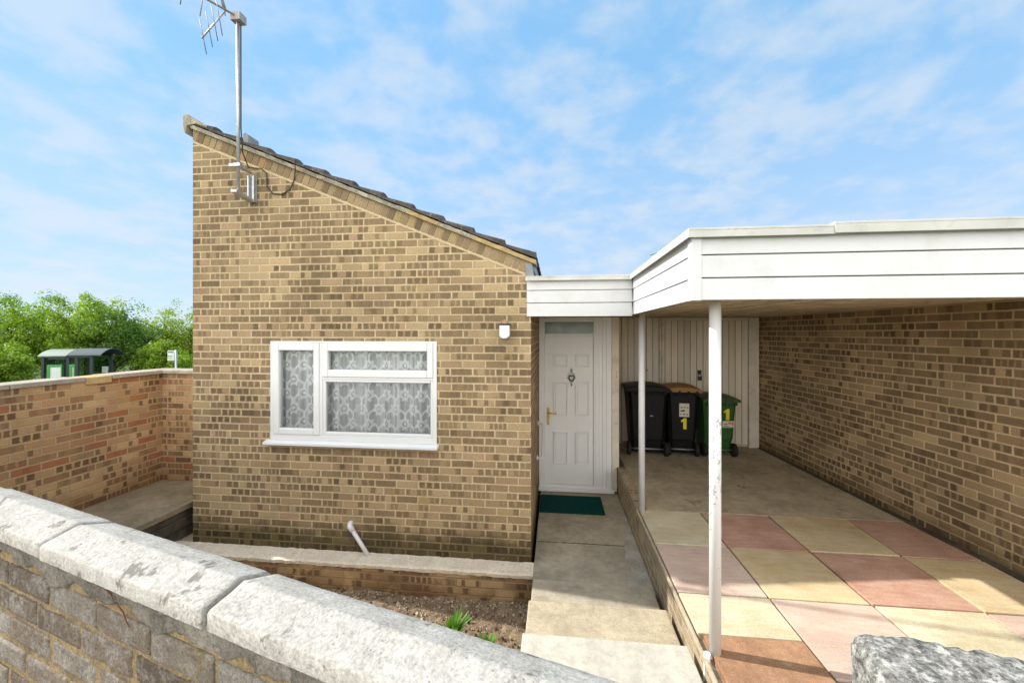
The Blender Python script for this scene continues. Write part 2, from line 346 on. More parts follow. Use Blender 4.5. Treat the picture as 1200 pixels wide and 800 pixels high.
def ground_mat():
    m, t = material('grass and earth'); o = t.obj()
    c = t.mix(t.smooth(t.noise(o, 0.6, 6.0, 0.65), 0.35, 0.65), (0.065, 0.105, 0.028), (0.10, 0.13, 0.04))
    t.out(t.surface(c, 0.95, t.bump(t.noise(o, 30.0, 5.0, 0.7), 0.8, 0.03), 0.1)); return m
M['ground'] = ground_mat()

def post_paint():
    m, t = material('flaking white post paint'); o = t.obj(); x, y, z = t.sep(o)
    band = t.mul(t.smooth(z, 0.55, 0.95), t.smooth(z, 1.60, 1.35))
    band = t.add(t.mul(band, 0.135), t.mul(t.smooth(z, 0.16, 0.02), 0.09))
    n = t.noise(t.n('Mapping', Vector=o, Scale=(1, 1, 0.55)), 22.0, 6.0, 0.75)
    fl = t.smooth(t.add(n, band), 0.668, 0.70)
    c = t.mix(fl, (0.80, 0.80, 0.79), t.mix(t.noise(o, 60.0, 4.0), (0.30, 0.30, 0.31), (0.50, 0.49, 0.48)))
    c = t.mix(t.mul(t.smooth(t.noise(o, 35.0, 3.0), 0.68, 0.75), 0.7), c, (0.25, 0.14, 0.07))
    t.out(t.surface(c, 0.5, t.bump(t.sub(1.0, fl), 0.5, 0.002), 0.4)); return m
M['post_paint'] = post_paint()

def boards(name, color, dark, pitch, along='x', dirt=0.6, groove=0.006):
    m, t = material(name); o = t.obj(); p = t.sep(o); s = {'x': p[0], 'y': p[1], 'z': p[2]}[along]
    q = t.m('DIVIDE', s, pitch); f = t.m('FRACT', t.add(q, 50.0)); idn = t.m('FLOOR', q)
    d = t.mul(t.m('MINIMUM', f, t.sub(1.0, f)), pitch)
    g = t.smooth(d, groove * 0.3, groove)
    sc = {'x': (1.0, 1.0, 0.10), 'y': (0.10, 1.0, 1.0), 'z': (0.1, 0.1, 1.0)}[along]
    if name.startswith('soffit'): sc = (1.0, 0.10, 1.0)
    st = t.noise(t.n('Mapping', Vector=o, Scale=sc), 14.0, 6.0, 0.7)
    c = t.mix(1.0, color, t.ramp(t.white(idn, 3.0, 7.0), [(0, 0.86), (1, 1.08)]), 'MULTIPLY')
    c = t.mix(t.mul(t.smooth(st, 0.42, 0.75), dirt), c, dark)
    c = t.mix(g, tuple(k * 0.35 for k in dark), c)
    t.out(t.surface(c, 0.65, t.bump(t.add(g, t.mul(st, 0.1)), 0.8, 0.006), 0.3)); return m
M['screen_boards'] = boards('grubby cream boards', (0.80, 0.73, 0.61), (0.54, 0.46, 0.34), 0.10, 'x', 0.45)
M['soffit_boards'] = boards('soffit timber boards', (0.50, 0.40, 0.275), (0.13, 0.085, 0.045), 0.125, 'x', 0.75, 0.014)

def tile_mat():
    m, t = material('dark concrete roof tile'); o = t.obj()
    c = t.mix(t.smooth(t.noise(o, 5.0, 6.0, 0.7), 0.35, 0.65), (0.060, 0.056, 0.055), (0.125, 0.110, 0.10))
    c = t.mix(t.mul(t.smooth(t.noise(o, 26.0, 5.0, 0.75), 0.58, 0.66), 0.7), c, (0.40, 0.37, 0.29))
    t.out(t.surface(c, 0.9, t.bump(t.noise(o, 60.0, 5.0, 0.7), 0.6, 0.006), 0.2)); return m
M['tile'] = tile_mat()

def lace():
    m, t = material('white lace net'); o = t.obj(); x, y, z = t.sep(o)
    P, Q = 0.185, 0.30
    u = t.m('DIVIDE', x, P); v = t.m('DIVIDE', z, Q)
    s = t.mul(t.m('SINE', t.mul(v, math.tau)), 0.25)
    def band(a):                      # distance from ogee trellis lines
        f = t.m('FRACT', t.add(a, 40.0)); return t.m('ABSOLUTE', t.sub(f, 0.5))
    b1 = band(t.add(u, s)); b2 = band(t.add(t.sub(u, s), 0.5))
    tre = t.m('MAXIMUM', t.smooth(b1, 0.085, 0.05), t.smooth(b2, 0.085, 0.05))
    def flower(du, dv):
        a = t.mul(t.sub(t.m('FRACT', t.add(t.add(u, du), 40.0)), 0.5), P)
        b = t.mul(t.sub(t.m('FRACT', t.add(t.add(v, dv), 40.0)), 0.5), Q)
        b = t.mul(b, 0.78)
        r = t.m('SQRT', t.add(t.mul(a, a), t.mul(b, b))); th = t.m('ARCTAN2', a, b)
        pet = t.add(0.050, t.mul(t.m('COSINE', t.mul(th, 7.0)), 0.009))
        ring = t.mul(t.smooth(t.sub(r, pet), 0.003, -0.003), t.smooth(t.sub(r, 0.026), -0.003, 0.003))
        core = t.smooth(r, 0.016, 0.012)
        return t.m('MAXIMUM', ring, core)
    fl = t.m('MAXIMUM', flower(0.25, 0.5), flower(0.75, 0.0))
    den = t.m('MAXIMUM', t.mul(tre, 0.95), fl)
    head = t.smooth(z, 0.985, 0.99); head2 = t.smooth(z, 1.0, 0.995)
    den = t.m('MAXIMUM', den, t.mul(head, t.mul(head2, 1.0)))
    fold = t.smooth(t.n('TexNoise', props={'noise_dimensions': '1D'}, W=x, Scale=17.0, Detail=2.0), 0.45, 0.68)   # gathered double cloth
    den = t.m('MINIMUM', t.add(t.add(0.58, t.mul(den, 0.40)), t.mul(fold, 0.32)), 1.0)
    sh = t.n('AddShader', _0=t.n('BsdfDiffuse', Color=(0.95, 0.955, 0.96)), _1=t.n('BsdfTranslucent', Color=(0.06, 0.06, 0.06)))
    t.out(t.n('MixShader', _0=den, _1=t.n('BsdfTransparent'), _2=sh)); return m
M['lace'] = lace()

def leaf_mat(name, a, b, trans=0.45):
    m, t = material(name)
    rnd = t.n('NewGeometry', out=8)
    c = t.mix(rnd, a, b)
    tc = t.mix(1.0, c, (1.5, 1.6, 0.7), 'MULTIPLY')
    sh = t.n('MixShader', _0=trans, _1=t.surface(c, 0.5, None, 0.35), _2=t.n('BsdfTranslucent', Color=tc))
    t.out(sh); return m
M['leaf_mid'] = leaf_mat('mid green leaves', (0.11, 0.19, 0.024), (0.24, 0.37, 0.045))
M['leaf_dark'] = leaf_mat('dark green leaves', (0.075, 0.155, 0.028), (0.18, 0.295, 0.048))
M['leaf_lime'] = leaf_mat('lime green leaves', (0.15, 0.245, 0.024), (0.30, 0.42, 0.045))
M['leaf_yellow'] = leaf_mat('yellow green leaves', (0.17, 0.25, 0.03), (0.31, 0.40, 0.05))
M['leaf_plant'] = leaf_mat('fresh plant leaves', (0.09, 0.22, 0.03), (0.20, 0.38, 0.06), 0.35)
M['pebble_pale'] = plain('pale stone chips', (0.50, 0.42, 0.31), 0.9, 0.2, var=0.25, scale=40.0)
M['pebble_dark'] = plain('brown clods', (0.16, 0.10, 0.058), 0.95, 0.1, var=0.3, scale=40.0)

# ================================================================== SETTING
def gz(x, y):
    """height of the ground sheet"""
    def ss(a, b, v):
        k = min(max((v - a) / (b - a), 0), 1); return k * k * (3 - 2 * k)
    inside = -0.78
    wall_y = 0.52 - 0.281 * x            # line of the front boundary wall
    street = ss(wall_y - 0.10, wall_y - 0.22, y) if True else 0
    z = inside + (0.28 - inside) * street * (1 if x > -40 else 1)
    left = ss(-5.0, -9.0, x)
    z = z * (1 - left) + (-1.52) * left
    return z
xs = [-260, -120, -60, -40, -30, -24, -20, -16, -13, -11, -9.5, -8.5, -7.5, -6.5, -5.8, -5.2] + [-5.05 + 0.25 * i for i in range(46)] + [7, 9, 12, 18, 30, 60, 120, 260]
ys = [-120, -60, -30, -15, -8, -5, -3, -2, -1.3] + [-1.0 + 0.07 * i for i in range(60)] + [3.4, 3.8, 4.3, 5, 6, 8, 10, 13, 17, 22, 28, 36, 50, 80, 140, 320]
g = MB(); grid = [[g.bm.verts.new((x, y, gz(x, y))) for y in ys] for x in xs]
for i in range(len(xs) - 1):
    for j in range(len(ys) - 1):
        g.bm.faces.new([grid[i][j], grid[i + 1][j], grid[i + 1][j + 1], grid[i][j + 1]]).smooth = True
tag(g.build('ground', M['ground']), 'grassy ground running out to the horizon around the house', 'ground', kind='structure')
tag(MB().box(-60, -6.2, 14.5, 19.5, -1.9, -1.50).build('road', M['tarmac']), 'asphalt road in front of the bus shelter', 'road', kind='structure')

tag(MB().prism([(-30, 8.6), (30, -8.3), (30, -10.6), (-30, 6.2)], 'z', 0.0, 0.30).build('street_pavement', M['pavement']), 'grey street pavement outside the front wall', 'pavement', kind='structure')
tag(MB().prism([(-30, 6.19), (30, -10.61), (30, -17.5), (-30, -0.7)], 'z', -0.2, 0.18 + 0.0).build('street', M['tarmac']), 'asphalt street outside the front wall', 'road', kind='structure') if False else None
# path to the door, steps down from the drive
PX0, PX1 = -0.205, 0.842
p = MB()
for a, b in ((3.46, 4.262), (4.274, 5.66)): p.box(PX0, PX1, a, b, -0.75, -0.36)
tag(p.build('path', M['path_concrete'], bevel=0.004), 'brown grey concrete path leading to the front door', 'path', kind='structure')
rcf = random.Random(31); left_edge = []
for i in range(25):
    y = 3.49 + 1.45 * i / 24
    left_edge.append((0.76 - 0.20 * max(0, 1 - (y - 3.49) / 0.42) - 0.05 * math.sin(y * 5) - rcf.uniform(0, 0.035), y))
tag(MB().prism([(0.842, 3.49), (0.842, 4.94)] + left_edge[::-1], 'z', -0.36, -0.3565).build('cement_fillet', M['cement_patch']),
    'pale cement patch along the right edge of the path', 'patch', kind='structure')
for k, (y0_, y1_, z_) in enumerate(((4.258, 4.278, -0.3585),)):
    dm = MB(); rj = random.Random(50 + k); n_ = 40; top_ = []
    for i in range(n_ + 1): top_.append((PX0 + 0.012 + (0.79 - PX0) * i / n_, y0_ + (y1_ - y0_) * rj.uniform(0.25, 1.0)))
    dm.prism([(PX0 + 0.012, y0_)] + [(0.802, y0_)] + top_[::-1], 'z', z_ - 0.004, z_)
    tag(dm.build('joint_dirt', M['terrace_edge']), ('thin dark dirt line in the joint across the middle of the path', 'dark dirt gathered behind the narrow lower step', 'dark dirt gathered behind the sandy middle step', 'dark dirt gathered behind the pale upper slab')[k], 'dirt', kind='structure')
tag(MB().box(PX0 + 0.01, 0.80, 3.06, 3.458, -0.75, -0.262).build('lower_step', M['path_concrete'], bevel=0.012), 'narrow brown concrete step at the foot of the path', 'step', kind='structure')
tag(MB().box(PX0, 0.815, 2.56, 3.058, -0.75, -0.182).build('middle_step', M['step_concrete'], bevel=0.012), 'speckled sandy concrete step below the pale slab', 'step', kind='structure')
tag(MB().box(-0.212, 0.812, 1.25, 2.58, -0.14, -0.078).box(-0.18, 0.80, 1.25, 2.54, -0.75, -0.14).build('upper_step', M['step_slab'], bevel=0.008), 'large pale smooth slab at the top of the path', 'step', kind='structure')

# carport floor: old concrete at the back, checkered sandstone pavers in front
wall_a, wall_b = Vector((3.27, 6.95)), Vector((3.62, 2.30))      # foot of the right brick wall
def wx(y): return wall_a.x + (wall_b.x - wall_a.x) * (wall_a.y - y) / (wall_a.y - wall_b.y)
fl = MB(); fl.prism([(0.955, 4.335), (wx(4.335) + 0.05, 4.335), (wx(7) + 0.05, 7.0), (0.955, 7.0)], 'z', -0.7, 0.0)
tag(fl.build('carport_floor', M['floor_concrete']), 'stained brown concrete floor at the back of the carport', 'floor', kind='structure')
tag(MB().prism([(0.95, 0.9), (3.78, 0.9), (wx(4.33) + 0.05, 4.33), (0.95, 4.33)], 'z', -0.7, -0.012).build('paving_bed', M['joint']), 'dark mortar bed showing in the joints of the sandstone paving', 'paving', kind='structure')
colx = [lambda y: 0.865, lambda y: 1.485, lambda y: 2.145, lambda y: 2.83 + 0.035 * (y - 3), lambda y: 3.47, lambda y: 3.9]
rowy = [4.33, 3.65, 2.98, 2.31, 1.64, 0.97]
kinds = [['paver_yellow_lit', 'paver_red', 'paver_yellow', 'paver_red'], ['paver_red_lit', 'paver_yellow', 'paver_red', 'paver_yellow'],
         ['paver_yellow_lit', 'paver_red_lit', 'paver_yellow_lit', 'paver_red_lit'], ['paver_red_lit', 'paver_yellow_lit', 'paver_red_lit', 'paver_yellow_lit'], ['paver_yellow_lit', 'paver_red_lit', 'paver_yellow_lit', 'paver_red_lit']]  # front rows and left column carry the painted sunlit tones
pvm = ['paver_yellow', 'paver_yellow_lit', 'paver_red', 'paver_red_lit', 'brown_slab', 'cement_patch']
pv = MB(); J = 0.008; rp = random.Random(3)
for r in range(5):
    for c in range(4):
        y1, y0 = rowy[r] - J, rowy[r + 1] + J
        if r == 2 and c == 0: y0 = 2.585
        if r == 3 and c == 0: continue
        if r == 4 and c == 0: continue
        def X(k, y, e):
            return min(colx[k](y), wx(y) - 0.06) + e
        z = rp.uniform(-0.002, 0.003)
        x00, x01, x11, x10 = X(c, y0, J), X(c, y1, J), X(c + 1, y1, -J), X(c + 1, y0, -J)
        dz = [rp.uniform(-0.003, 0.003) for _ in range(4)]
        pv.hexa([(x00, y0, -0.05), (x10, y0, -0.05), (x11, y1, -0.05), (x01, y1, -0.05), (x00, y0, z + dz[0]), (x10, y0, z + dz[1]), (x11, y1, z + dz[2]), (x01, y1, z + dz[3])], pvm.index(kinds[r][c]))
pv.hexa([(0.90, 0.95, -0.05), (1.475, 0.95, -0.05), (1.475, 2.575, -0.05), (0.90, 2.575, -0.05), (0.90, 0.95, 0.012), (1.475, 0.95, 0.012), (1.475, 2.575, 0.006), (0.90, 2.575, 0.006)], 4)
tag(pv.build('sandstone_paving', [M[k] for k in pvm], bevel=0.006), 'checkered red and yellow sandstone paving of the carport, some slabs coloured sunlit', 'paving', kind='structure')
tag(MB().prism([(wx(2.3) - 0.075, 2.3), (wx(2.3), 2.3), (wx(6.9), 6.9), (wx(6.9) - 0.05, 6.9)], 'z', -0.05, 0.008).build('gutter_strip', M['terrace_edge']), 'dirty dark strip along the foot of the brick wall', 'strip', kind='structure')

# left side: raised terrace with a lower sandy path
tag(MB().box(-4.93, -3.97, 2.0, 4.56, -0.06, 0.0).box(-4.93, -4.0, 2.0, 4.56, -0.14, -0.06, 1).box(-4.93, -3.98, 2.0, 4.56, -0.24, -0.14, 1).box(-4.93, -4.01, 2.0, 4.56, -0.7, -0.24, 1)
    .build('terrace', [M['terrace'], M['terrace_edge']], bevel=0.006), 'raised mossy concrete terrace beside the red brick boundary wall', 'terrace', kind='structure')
tag(MB().box(-4.01, -3.83, 3.66, 7.0, -0.8, -0.37).box(-4.01, -3.86, 2.2, 3.66, -0.8, -0.40).build('side_path', M['step_concrete']), 'sandy lower path between the terrace and the gable', 'path', kind='structure')

# soil bed
sb = MB(); rs = random.Random(5); nx_, ny_ = 90, 56
def soil_z(x, y):
    base = -0.635 + 0.20 * min(max((3.66 - y) / 1.6, 0), 1) * (0.55 + 0.45 * min(max((x + 2.2) / 2.0, 0), 1))
    return base + 0.016 * math.sin(x * 7 + y * 3) * math.sin(y * 9 - x * 2)
sg = [[sb.bm.verts.new((x, y, soil_z(x, y) + rs.uniform(-0.011, 0.011))) for y in [1.0 + (3.70 - 1.0) * j / ny_ for j in range(ny_ + 1)]] for x in [-3.9 + (3.9 - 0.2) * i / nx_ for i in range(nx_ + 1)]]
for i in range(nx_):
    for j in range(ny_): sb.bm.faces.new([sg[i][j], sg[i + 1][j], sg[i + 1][j + 1], sg[i][j + 1]])
tag(sb.build('soil_bed', M['soil']), 'bare brown soil bed between the front wall and the planter wall', 'soil', kind='structure')
gv = MB()
for k in range(5200):
    x = rs.uniform(-2.4, -0.21); y = rs.uniform(1.7, 3.675); z = soil_z(x, y)
    s = rs.uniform(0.005, 0.013) * (1.8 if rs.random() < 0.06 else 1); mi = 0 if rs.random() < 0.5 else 1
    a = rs.uniform(0, 6.28); ring = [(x + s * rs.uniform(.7, 1.2) * math.cos(a + q * 2.094), y + s * rs.uniform(.7, 1.2) * math.sin(a + q * 2.094), z + rs.uniform(0, 0.3) * s) for q in range(3)]
    tp = gv.bm.verts.new((x + rs.uniform(-.3, .3) * s, y + rs.uniform(-.3, .3) * s, z + 1.1 * s)); v = [gv.bm.verts.new(q) for q in ring]
    lo = gv.bm.verts.new((x, y, z - s))
    for q in range(3):
        for f in ((v[q], v[(q + 1) % 3], tp), (v[(q + 1) % 3], v[q], lo)): gv.bm.faces.new(f).material_index = mi
tag(gv.build('gravel', [M['pebble_pale'], M['pebble_dark']]), 'pale stone chips and clods scattered over the soil bed', 'gravel', kind='stuff')

# ================================================================== HOUSE
GY = 3.86                              # plane of the gable
XL, XR = -3.821, -0.237
SL = 0.412
def under(x): return 2.525 + (XR - x) * SL
BAND = 0.128
house = thing('house', 'small buff brick house with a single sloping roof and white front door', 'house', (-2.0, GY, -0.4))
def H(mb, name, mats, parent=None, **k):
    o = mb.build(name, mats, None, **k)
    p_ = parent or house
    o.parent = p_; o.matrix_parent_inverse = Matrix.Translation(-Vector(house.location))
    if parent is not None: o.matrix_parent_inverse = Matrix.Identity(4)
    return o
WX0, WX1, WZ0, WZ1 = -2.93, -1.165, 0.765, 1.766
gw = MB(); Y0, Y1 = GY, GY + 0.26
def topz(x): return under(x) - BAND
gw.prism([(XL, -0.75), (WX0, -0.75), (WX0, topz(WX0)), (XL, topz(XL))], 'y', Y0, Y1)
gw.prism([(WX0, -0.75), (WX1, -0.75), (WX1, WZ0 - 0.02), (WX0, WZ0 - 0.02)], 'y', Y0, Y1)
gw.prism([(WX0, WZ1), (WX1, WZ1), (WX1, topz(WX1)), (WX0, topz(WX0))], 'y', Y0, Y1)
gw.prism([(WX1, -0.75), (XR, -0.75), (XR, topz(XR)), (WX1, topz(WX1))], 'y', Y0, Y1)
H(gw, 'gable_wall', M['gable'])
sw = MB(); sw.box(XR - 0.24, XR, Y1, 9.5, -0.75, 2.45); sw.box(XL, XL + 0.24, Y1, 9.5, -0.75, 3.90); sw.prism([(XL + .24, -0.75), (XR - .24, -0.75), (XR - .24, 2.5), (XL + .24, 3.88)], 'y', 9.26, 9.5)
H(sw, 'side_wall', M['gable'])
dw = MB(); dw.box(XR, 0.86, 5.74, 5.95, 2.065, 2.36); dw.box(XR, 0.86, 5.70, 5.95, -0.75, -0.335); dw.box(0.80, 0.86, 5.93, 7.0, 0.0, 2.36)
H(dw, 'entrance_wall', M['gable'])
H(MB().box(XL + .25, XR - .25, 6.6, 6.7, -.4, 2.4).box(XL + .25, XR - .25, Y1, 6.6, -.42, -.36), 'inner_room', M['plaster'])

# brick-on-edge course below the verge
def brick_tone(name):
    m, t = material(name); o = t.obj(); r = t.n('NewGeometry', out=8)
    c = t.ramp(r, [(0, (0.15, 0.105, 0.062)), (0.25, (0.31, 0.22, 0.13)), (0.5, (0.38, 0.28, 0.165)), (0.72, (0.19, 0.135, 0.082)), (0.95, (0.40, 0.30, 0.15)), (1.0, (0.38, 0.17, 0.10))])
    f = t.noise(o, 110.0, 4.0, 0.65)
    c = t.mix(1.0, c, t.ramp(f, [(0.3, 0.65), (0.7, 1.2)]), 'MULTIPLY')
    t.out(t.surface(c, 0.9, t.bump(f, 0.5, 0.005), 0.2)); return m
M['edge_brick'] = brick_tone('sloping edge brick')
M['mortar'] = plain('buff mortar', (0.56, 0.45, 0.285), 0.95, 0.1, var=0.15, scale=20.0, bump=0.5, bscale=150.0)
th = math.atan(SL); ct, st = math.cos(th), math.sin(th)
bk = MB()
bk.prism([(XL, topz(XL)), (XR, topz(XR)), (XR, under(XR)), (XL, under(XL))], 'y', GY + 0.003, Y1, 1)
bk.prism([(XL + 0.002, topz(XL) - 0.014), (XR - 0.002, topz(XR) - 0.014), (XR - 0.002, topz(XR) + 0.004), (XL + 0.002, topz(XL) + 0.004)], 'y', GY - 0.002, GY + 0.0025, 1)
L = (XR - XL) / ct; nb = int(L / 0.0755); rb = random.Random(11)
for i in range(nb):
    s0 = 0.02 + i * (L - 0.03) / nb; s1 = s0 + (L - 0.03) / nb - 0.011
    hb, ht = -(BAND - 0.012) * ct + 0.002, -0.004
    def P(s, n): return (XL + s * ct + n * st, under(XL) - s * st + n * ct)
    q = [P(s0 + rb.uniform(-.002, .002), hb), P(s1, hb + rb.uniform(-.003, .003)), P(s1, ht), P(s0, ht)]
    q = [(min(max(a, XL + .001), XR - .001), b) for a, b in q]
    bk.prism(q, 'y', GY - 0.004 + rb.uniform(-.002, .001), GY + 0.05, 0)
H(bk, 'edge_course', [M['edge_brick'], M['mortar']])

# roof: tile courses lapping down the slope
roof = MB(); NT = 12; X_R0, X_R1 = -3.86, -0.185; step = (X_R1 - X_R0) / NT
base0 = lambda x: under(x) + 0.049
rf_ = random.Random(2)
YV0, YV1, NY = GY - 0.045, 9.6, 120
for i in range(NT):
    xa = X_R0 + i * step - 0.04; xb = X_R0 + (i + 1) * step
    if i == 0: xa = X_R0 + 0.02
    za = base0(xa) + 0.014; zb = base0(xb) + 0.058
    dv = rf_.uniform(-0.006, 0.006)
    ring = []
    for j in range(NY + 1):
        y = YV0 + (YV1 - YV0) * j / NY + (dv if j == 0 else 0)
        wv = 0.018 * max(0, math.sin((y - YV0) / 0.30 * math.tau)) ** 0.7 if j else 0.0
        ring.append([roof.bm.verts.new(q) for q in ((xa, y, za + wv), (xb, y, zb + wv), (xb + 0.006, y, zb - 0.052 + wv * .6), (xa, y, za - 0.012))])
    for a, b in zip(ring, ring[1:]):
        for k in range(4): roof.bm.faces.new([a[k], b[k], b[(k + 1) % 4], a[(k + 1) % 4]])
    roof.bm.faces.new(ring[0]); roof.bm.faces.new(ring[-1][::-1])
roof.prism([(X_R0 + .05, base0(X_R0 + .05) - 0.02), (X_R1 - .03, base0(X_R1 - .03) - 0.02), (X_R1 - .03, base0(X_R1 - .03) - 0.05), (X_R0 + .05, base0(X_R0 + .05) - 0.05)], 'y', Y1, 9.5)
rfo = H(roof, 'roof', M['tile'])
rid = MB()          # half-round ridge along the top edge
for a0, a1 in ((GY - 0.055, GY + 0.40), (GY + 0.404, GY + 0.86), (GY + 0.864, GY + 1.3), (GY + 1.304, 9.6)):
    prof = [(-3.872, 3.955), (-3.855, 3.935), (-3.84, 4.02), (-3.74, 4.035), (-3.62, 3.985), (-3.615, 4.010), (-3.70, 4.055), (-3.78, 4.100), (-3.825, 4.135), (-3.86, 4.145), (-3.885, 4.12), (-3.888, 4.04)]
    rid.prism(prof, 'y', a0, a1)
H(rid, 'ridge_tile', M['verge_mortar'], bevel=0.006)
vm = MB(); rv = random.Random(9); nseg = 60
prev = None
for i in range(nseg + 1):
    x = X_R0 + 0.04 + (X_R1 - X_R0 - 0.04) * i / nseg
    jj = [rv.uniform(-.004, .004) for _ in range(3)]
    cur = [vm.bm.verts.new(q) for q in ((x, GY - 0.030 + jj[0], under(x) + 0.002), (x, GY - 0.038 + jj[1], under(x) + 0.042 + jj[2]), (x, GY + 0.2, under(x) + 0.042), (x, GY + 0.2, under(x) + 0.002))]
    mi = 1 if (x > -0.78 or (-1.45 < x < -1.15)) else 0
    if prev:
        for k in range(4): vm.bm.faces.new([prev[k], cur[k], cur[(k + 1) % 4], prev[(k + 1) % 4]]).material_index = mi
    else: vm.bm.faces.new(cur)
    prev = cur
vm.bm.faces.new(prev[::-1])
H(vm, 'verge_mortar', [M['verge_mortar'], M['ochre_mortar']])
H(MB().prism([(XR - 0.05, 2.375), (XR + 0.03, 2.375), (XR + 0.012, 2.52), (XR - 0.05, 2.52)], 'y', GY - 0.006, 9.4).box(XR + 0.012, X_R1 - 0.02, GY + 0.05, 9.4, 2.45, 2.56), 'eave_board', M['lead'])
H(MB().prism([(-3.235, 3.82), (-3.175, 3.80), (-3.17, 3.905), (-3.215, 3.935), (-3.235, 3.93)], 'y', GY - 0.02, GY + 0.14), 'roof_vent', M['lead'], bevel=0.012)

# window
win = H(MB().box(WX0 + 0.02, WX0 + 0.05, GY + .07, GY + .1, WZ0 + .02, WZ1 - .02), 'window', M['upvc'])
def bars(mb, x0, x1, z0, z1, wl, wr, wb, wt, y0, y1):
    mb.box(x0, x0 + wl, y0, y1, z0, z1); mb.box(x1 - wr, x1, y0, y1, z0, z1)
    mb.box(x0 + wl, x1 - wr, y0, y1, z0, z0 + wb); mb.box(x0 + wl, x1 - wr, y0, y1, z1 - wt, z1)
MX = -2.375   # mullion
fr = MB(); bars(fr, WX0, WX1, WZ0 - 0.015, WZ1, 0.036, 0.036, 0.06, 0.02, GY - 0.012, GY + 0.06)
fr.box(MX - 0.016, MX + 0.016, GY - 0.0105, GY + 0.06, WZ0 + 0.045, WZ1 - 0.02); fr.box(MX + 0.016, WX1 - 0.036, GY - 0.0105, GY + 0.06, 1.378, 1.402)
H(fr, 'frame', M['upvc'], win, bevel=0.004)
s1 = MB(); bars(s1, WX0 + 0.0365, MX - 0.0165, WZ0 + 0.0455, WZ1 - 0.0205, 0.062, 0.062, 0.062, 0.075, GY - 0.024, GY + 0.05)
H(s1, 'sash', M['upvc'], win, bevel=0.010, seg=3)
s2 = MB(); bars(s2, MX + 0.0165, WX1 - 0.0365, 1.4025, WZ1 - 0.0205, 0.060, 0.060, 0.075, 0.080, GY - 0.024, GY + 0.05)
H(s2, 'sash', M['upvc'], win, bevel=0.010, seg=3)
s3 = MB(); bars(s3, MX + 0.0165, WX1 - 0.0365, WZ0 + 0.0455, 1.3775, 0.030, 0.028, 0.034, 0.026, GY - 0.004, GY + 0.05)
H(s3, 'glazing_bead', M['upvc'], win, bevel=0.006)
for a in ((WX0 + 0.09, MX - 0.07, WZ0 + 0.10, WZ1 - 0.09), (MX + 0.07, WX1 - 0.09, 1.47, WZ1 - 0.09), (MX + 0.04, WX1 - 0.06, WZ0 + 0.07, 1.36)):
    H(MB().box(a[0], a[1], GY + 0.012, GY + 0.018, a[2], a[3]), 'pane', M['glass'], win)
H(MB().prism([(GY - 0.070, WZ0 - 0.056), (GY - 0.070, WZ0 - 0.030), (GY - 0.0125, WZ0 - 0.0155), (GY + 0.05, WZ0 - 0.0155), (GY + 0.05, WZ0 - 0.056)], 'x', WX0 - 0.045, WX1 + 0.02), 'sill', M['upvc'], win, bevel=0.004)

# front door
DY = 5.66; DZ0, DZ1 = -0.318, 2.066
door = H(MB().box(-0.150, 0.520, DY + 0.012, DY + 0.055, DZ0 + 0.05, 1.80), 'door', M['door_white'], bevel=0.004)
for (xa, xb) in ((-0.030, 0.170), (0.275, 0.465)):
    for (za, zb) in ((1.37, 1.55), (0.695, 1.165), (0.02, 0.47)):
        pm = MB(); bars(pm, xa, xb, za, zb, 0.015, 0.015, 0.015, 0.015, DY - 0.010, DY + 0.014)
        pm.box(xa + 0.026, xb - 0.026, DY - 0.002, DY + 0.0125, za + 0.026, zb - 0.026)
        H(pm, 'panel', M['door_white'], door, bevel=0.005)
hd = MB(); hd.box(-0.118, -0.086, DY - 0.004, DY + 0.013, 0.56, 0.80); hd.tube([(-0.102, DY - 0.003, 0.735), (-0.102, DY - 0.045, 0.735), (-0.085, DY - 0.05, 0.735), (0.012, DY - 0.048, 0.732)], 0.010)
hd.tube([(-0.102, DY - 0.003, 0.61), (-0.102, DY - 0.012, 0.61)], 0.012)
H(hd, 'handle', M['brass'], door, bevel=0.003)
kn = MB(); kc = 0.222
kn.prism([(kc + 0.058 * math.sin(a) * (1 if math.cos(a) > -.3 else .72), 1.225 + 0.075 * math.cos(a)) for a in [i * math.tau / 18 for i in range(18)]], 'y', DY + 0.002, DY + 0.013)
kn.tube([(kc, DY, 1.30), (kc, DY - 0.01, 1.335), (kc, DY, 1.36)], [0.014, 0.018, 0.006]); kn.tube([(kc, DY, 1.15), (kc, DY - 0.008, 1.13), (kc, DY, 1.10)], [0.012, 0.014, 0.004])
H(kn, 'knocker', M['chrome'], door, bevel=0.003)
k2 = MB(); k2.tube([(kc + 0.036 * math.sin(a), DY - 0.012, 1.225 + 0.042 * math.cos(a)) for a in [R(40 + i * 28) for i in range(11)]], 0.008)
k2.tube([(kc - 0.02, DY - 0.004, 1.265), (kc, DY - 0.016, 1.245), (kc + 0.02, DY - 0.004, 1.265)], 0.007)
H(k2, 'knocker_ring', M['dark_metal'], door)
df = MB(); bars(df, -0.232, 0.645, DZ0 + 0.0, DZ1, 0.080, 0.122, 0.048, 0.03, DY - 0.010, DY + 0.08)
df.box(-0.152, 0.523, DY - 0.0095, DY + 0.08, 1.803, 1.835); df.box(-0.16, 0.53, DY - 0.006, DY + 0.08, 2.005, 2.036)
dfo = H(df, 'door_frame', M['door_white'], bevel=0.006)
H(MB().box(0.55, 0.565, DY - 0.020, DY - 0.009, DZ0 + .05, 1.99).box(0.60, 0.612, DY - 0.018, DY - 0.009, DZ0 + .05, 1.99), 'frame_moulding', M['door_white'], dfo, bevel=0.003)
H(MB().box(-0.152, 0.523, DY + 0.01, DY + 0.02, 1.836, 2.004), 'transom_pane', M['obscure_glass'], dfo)
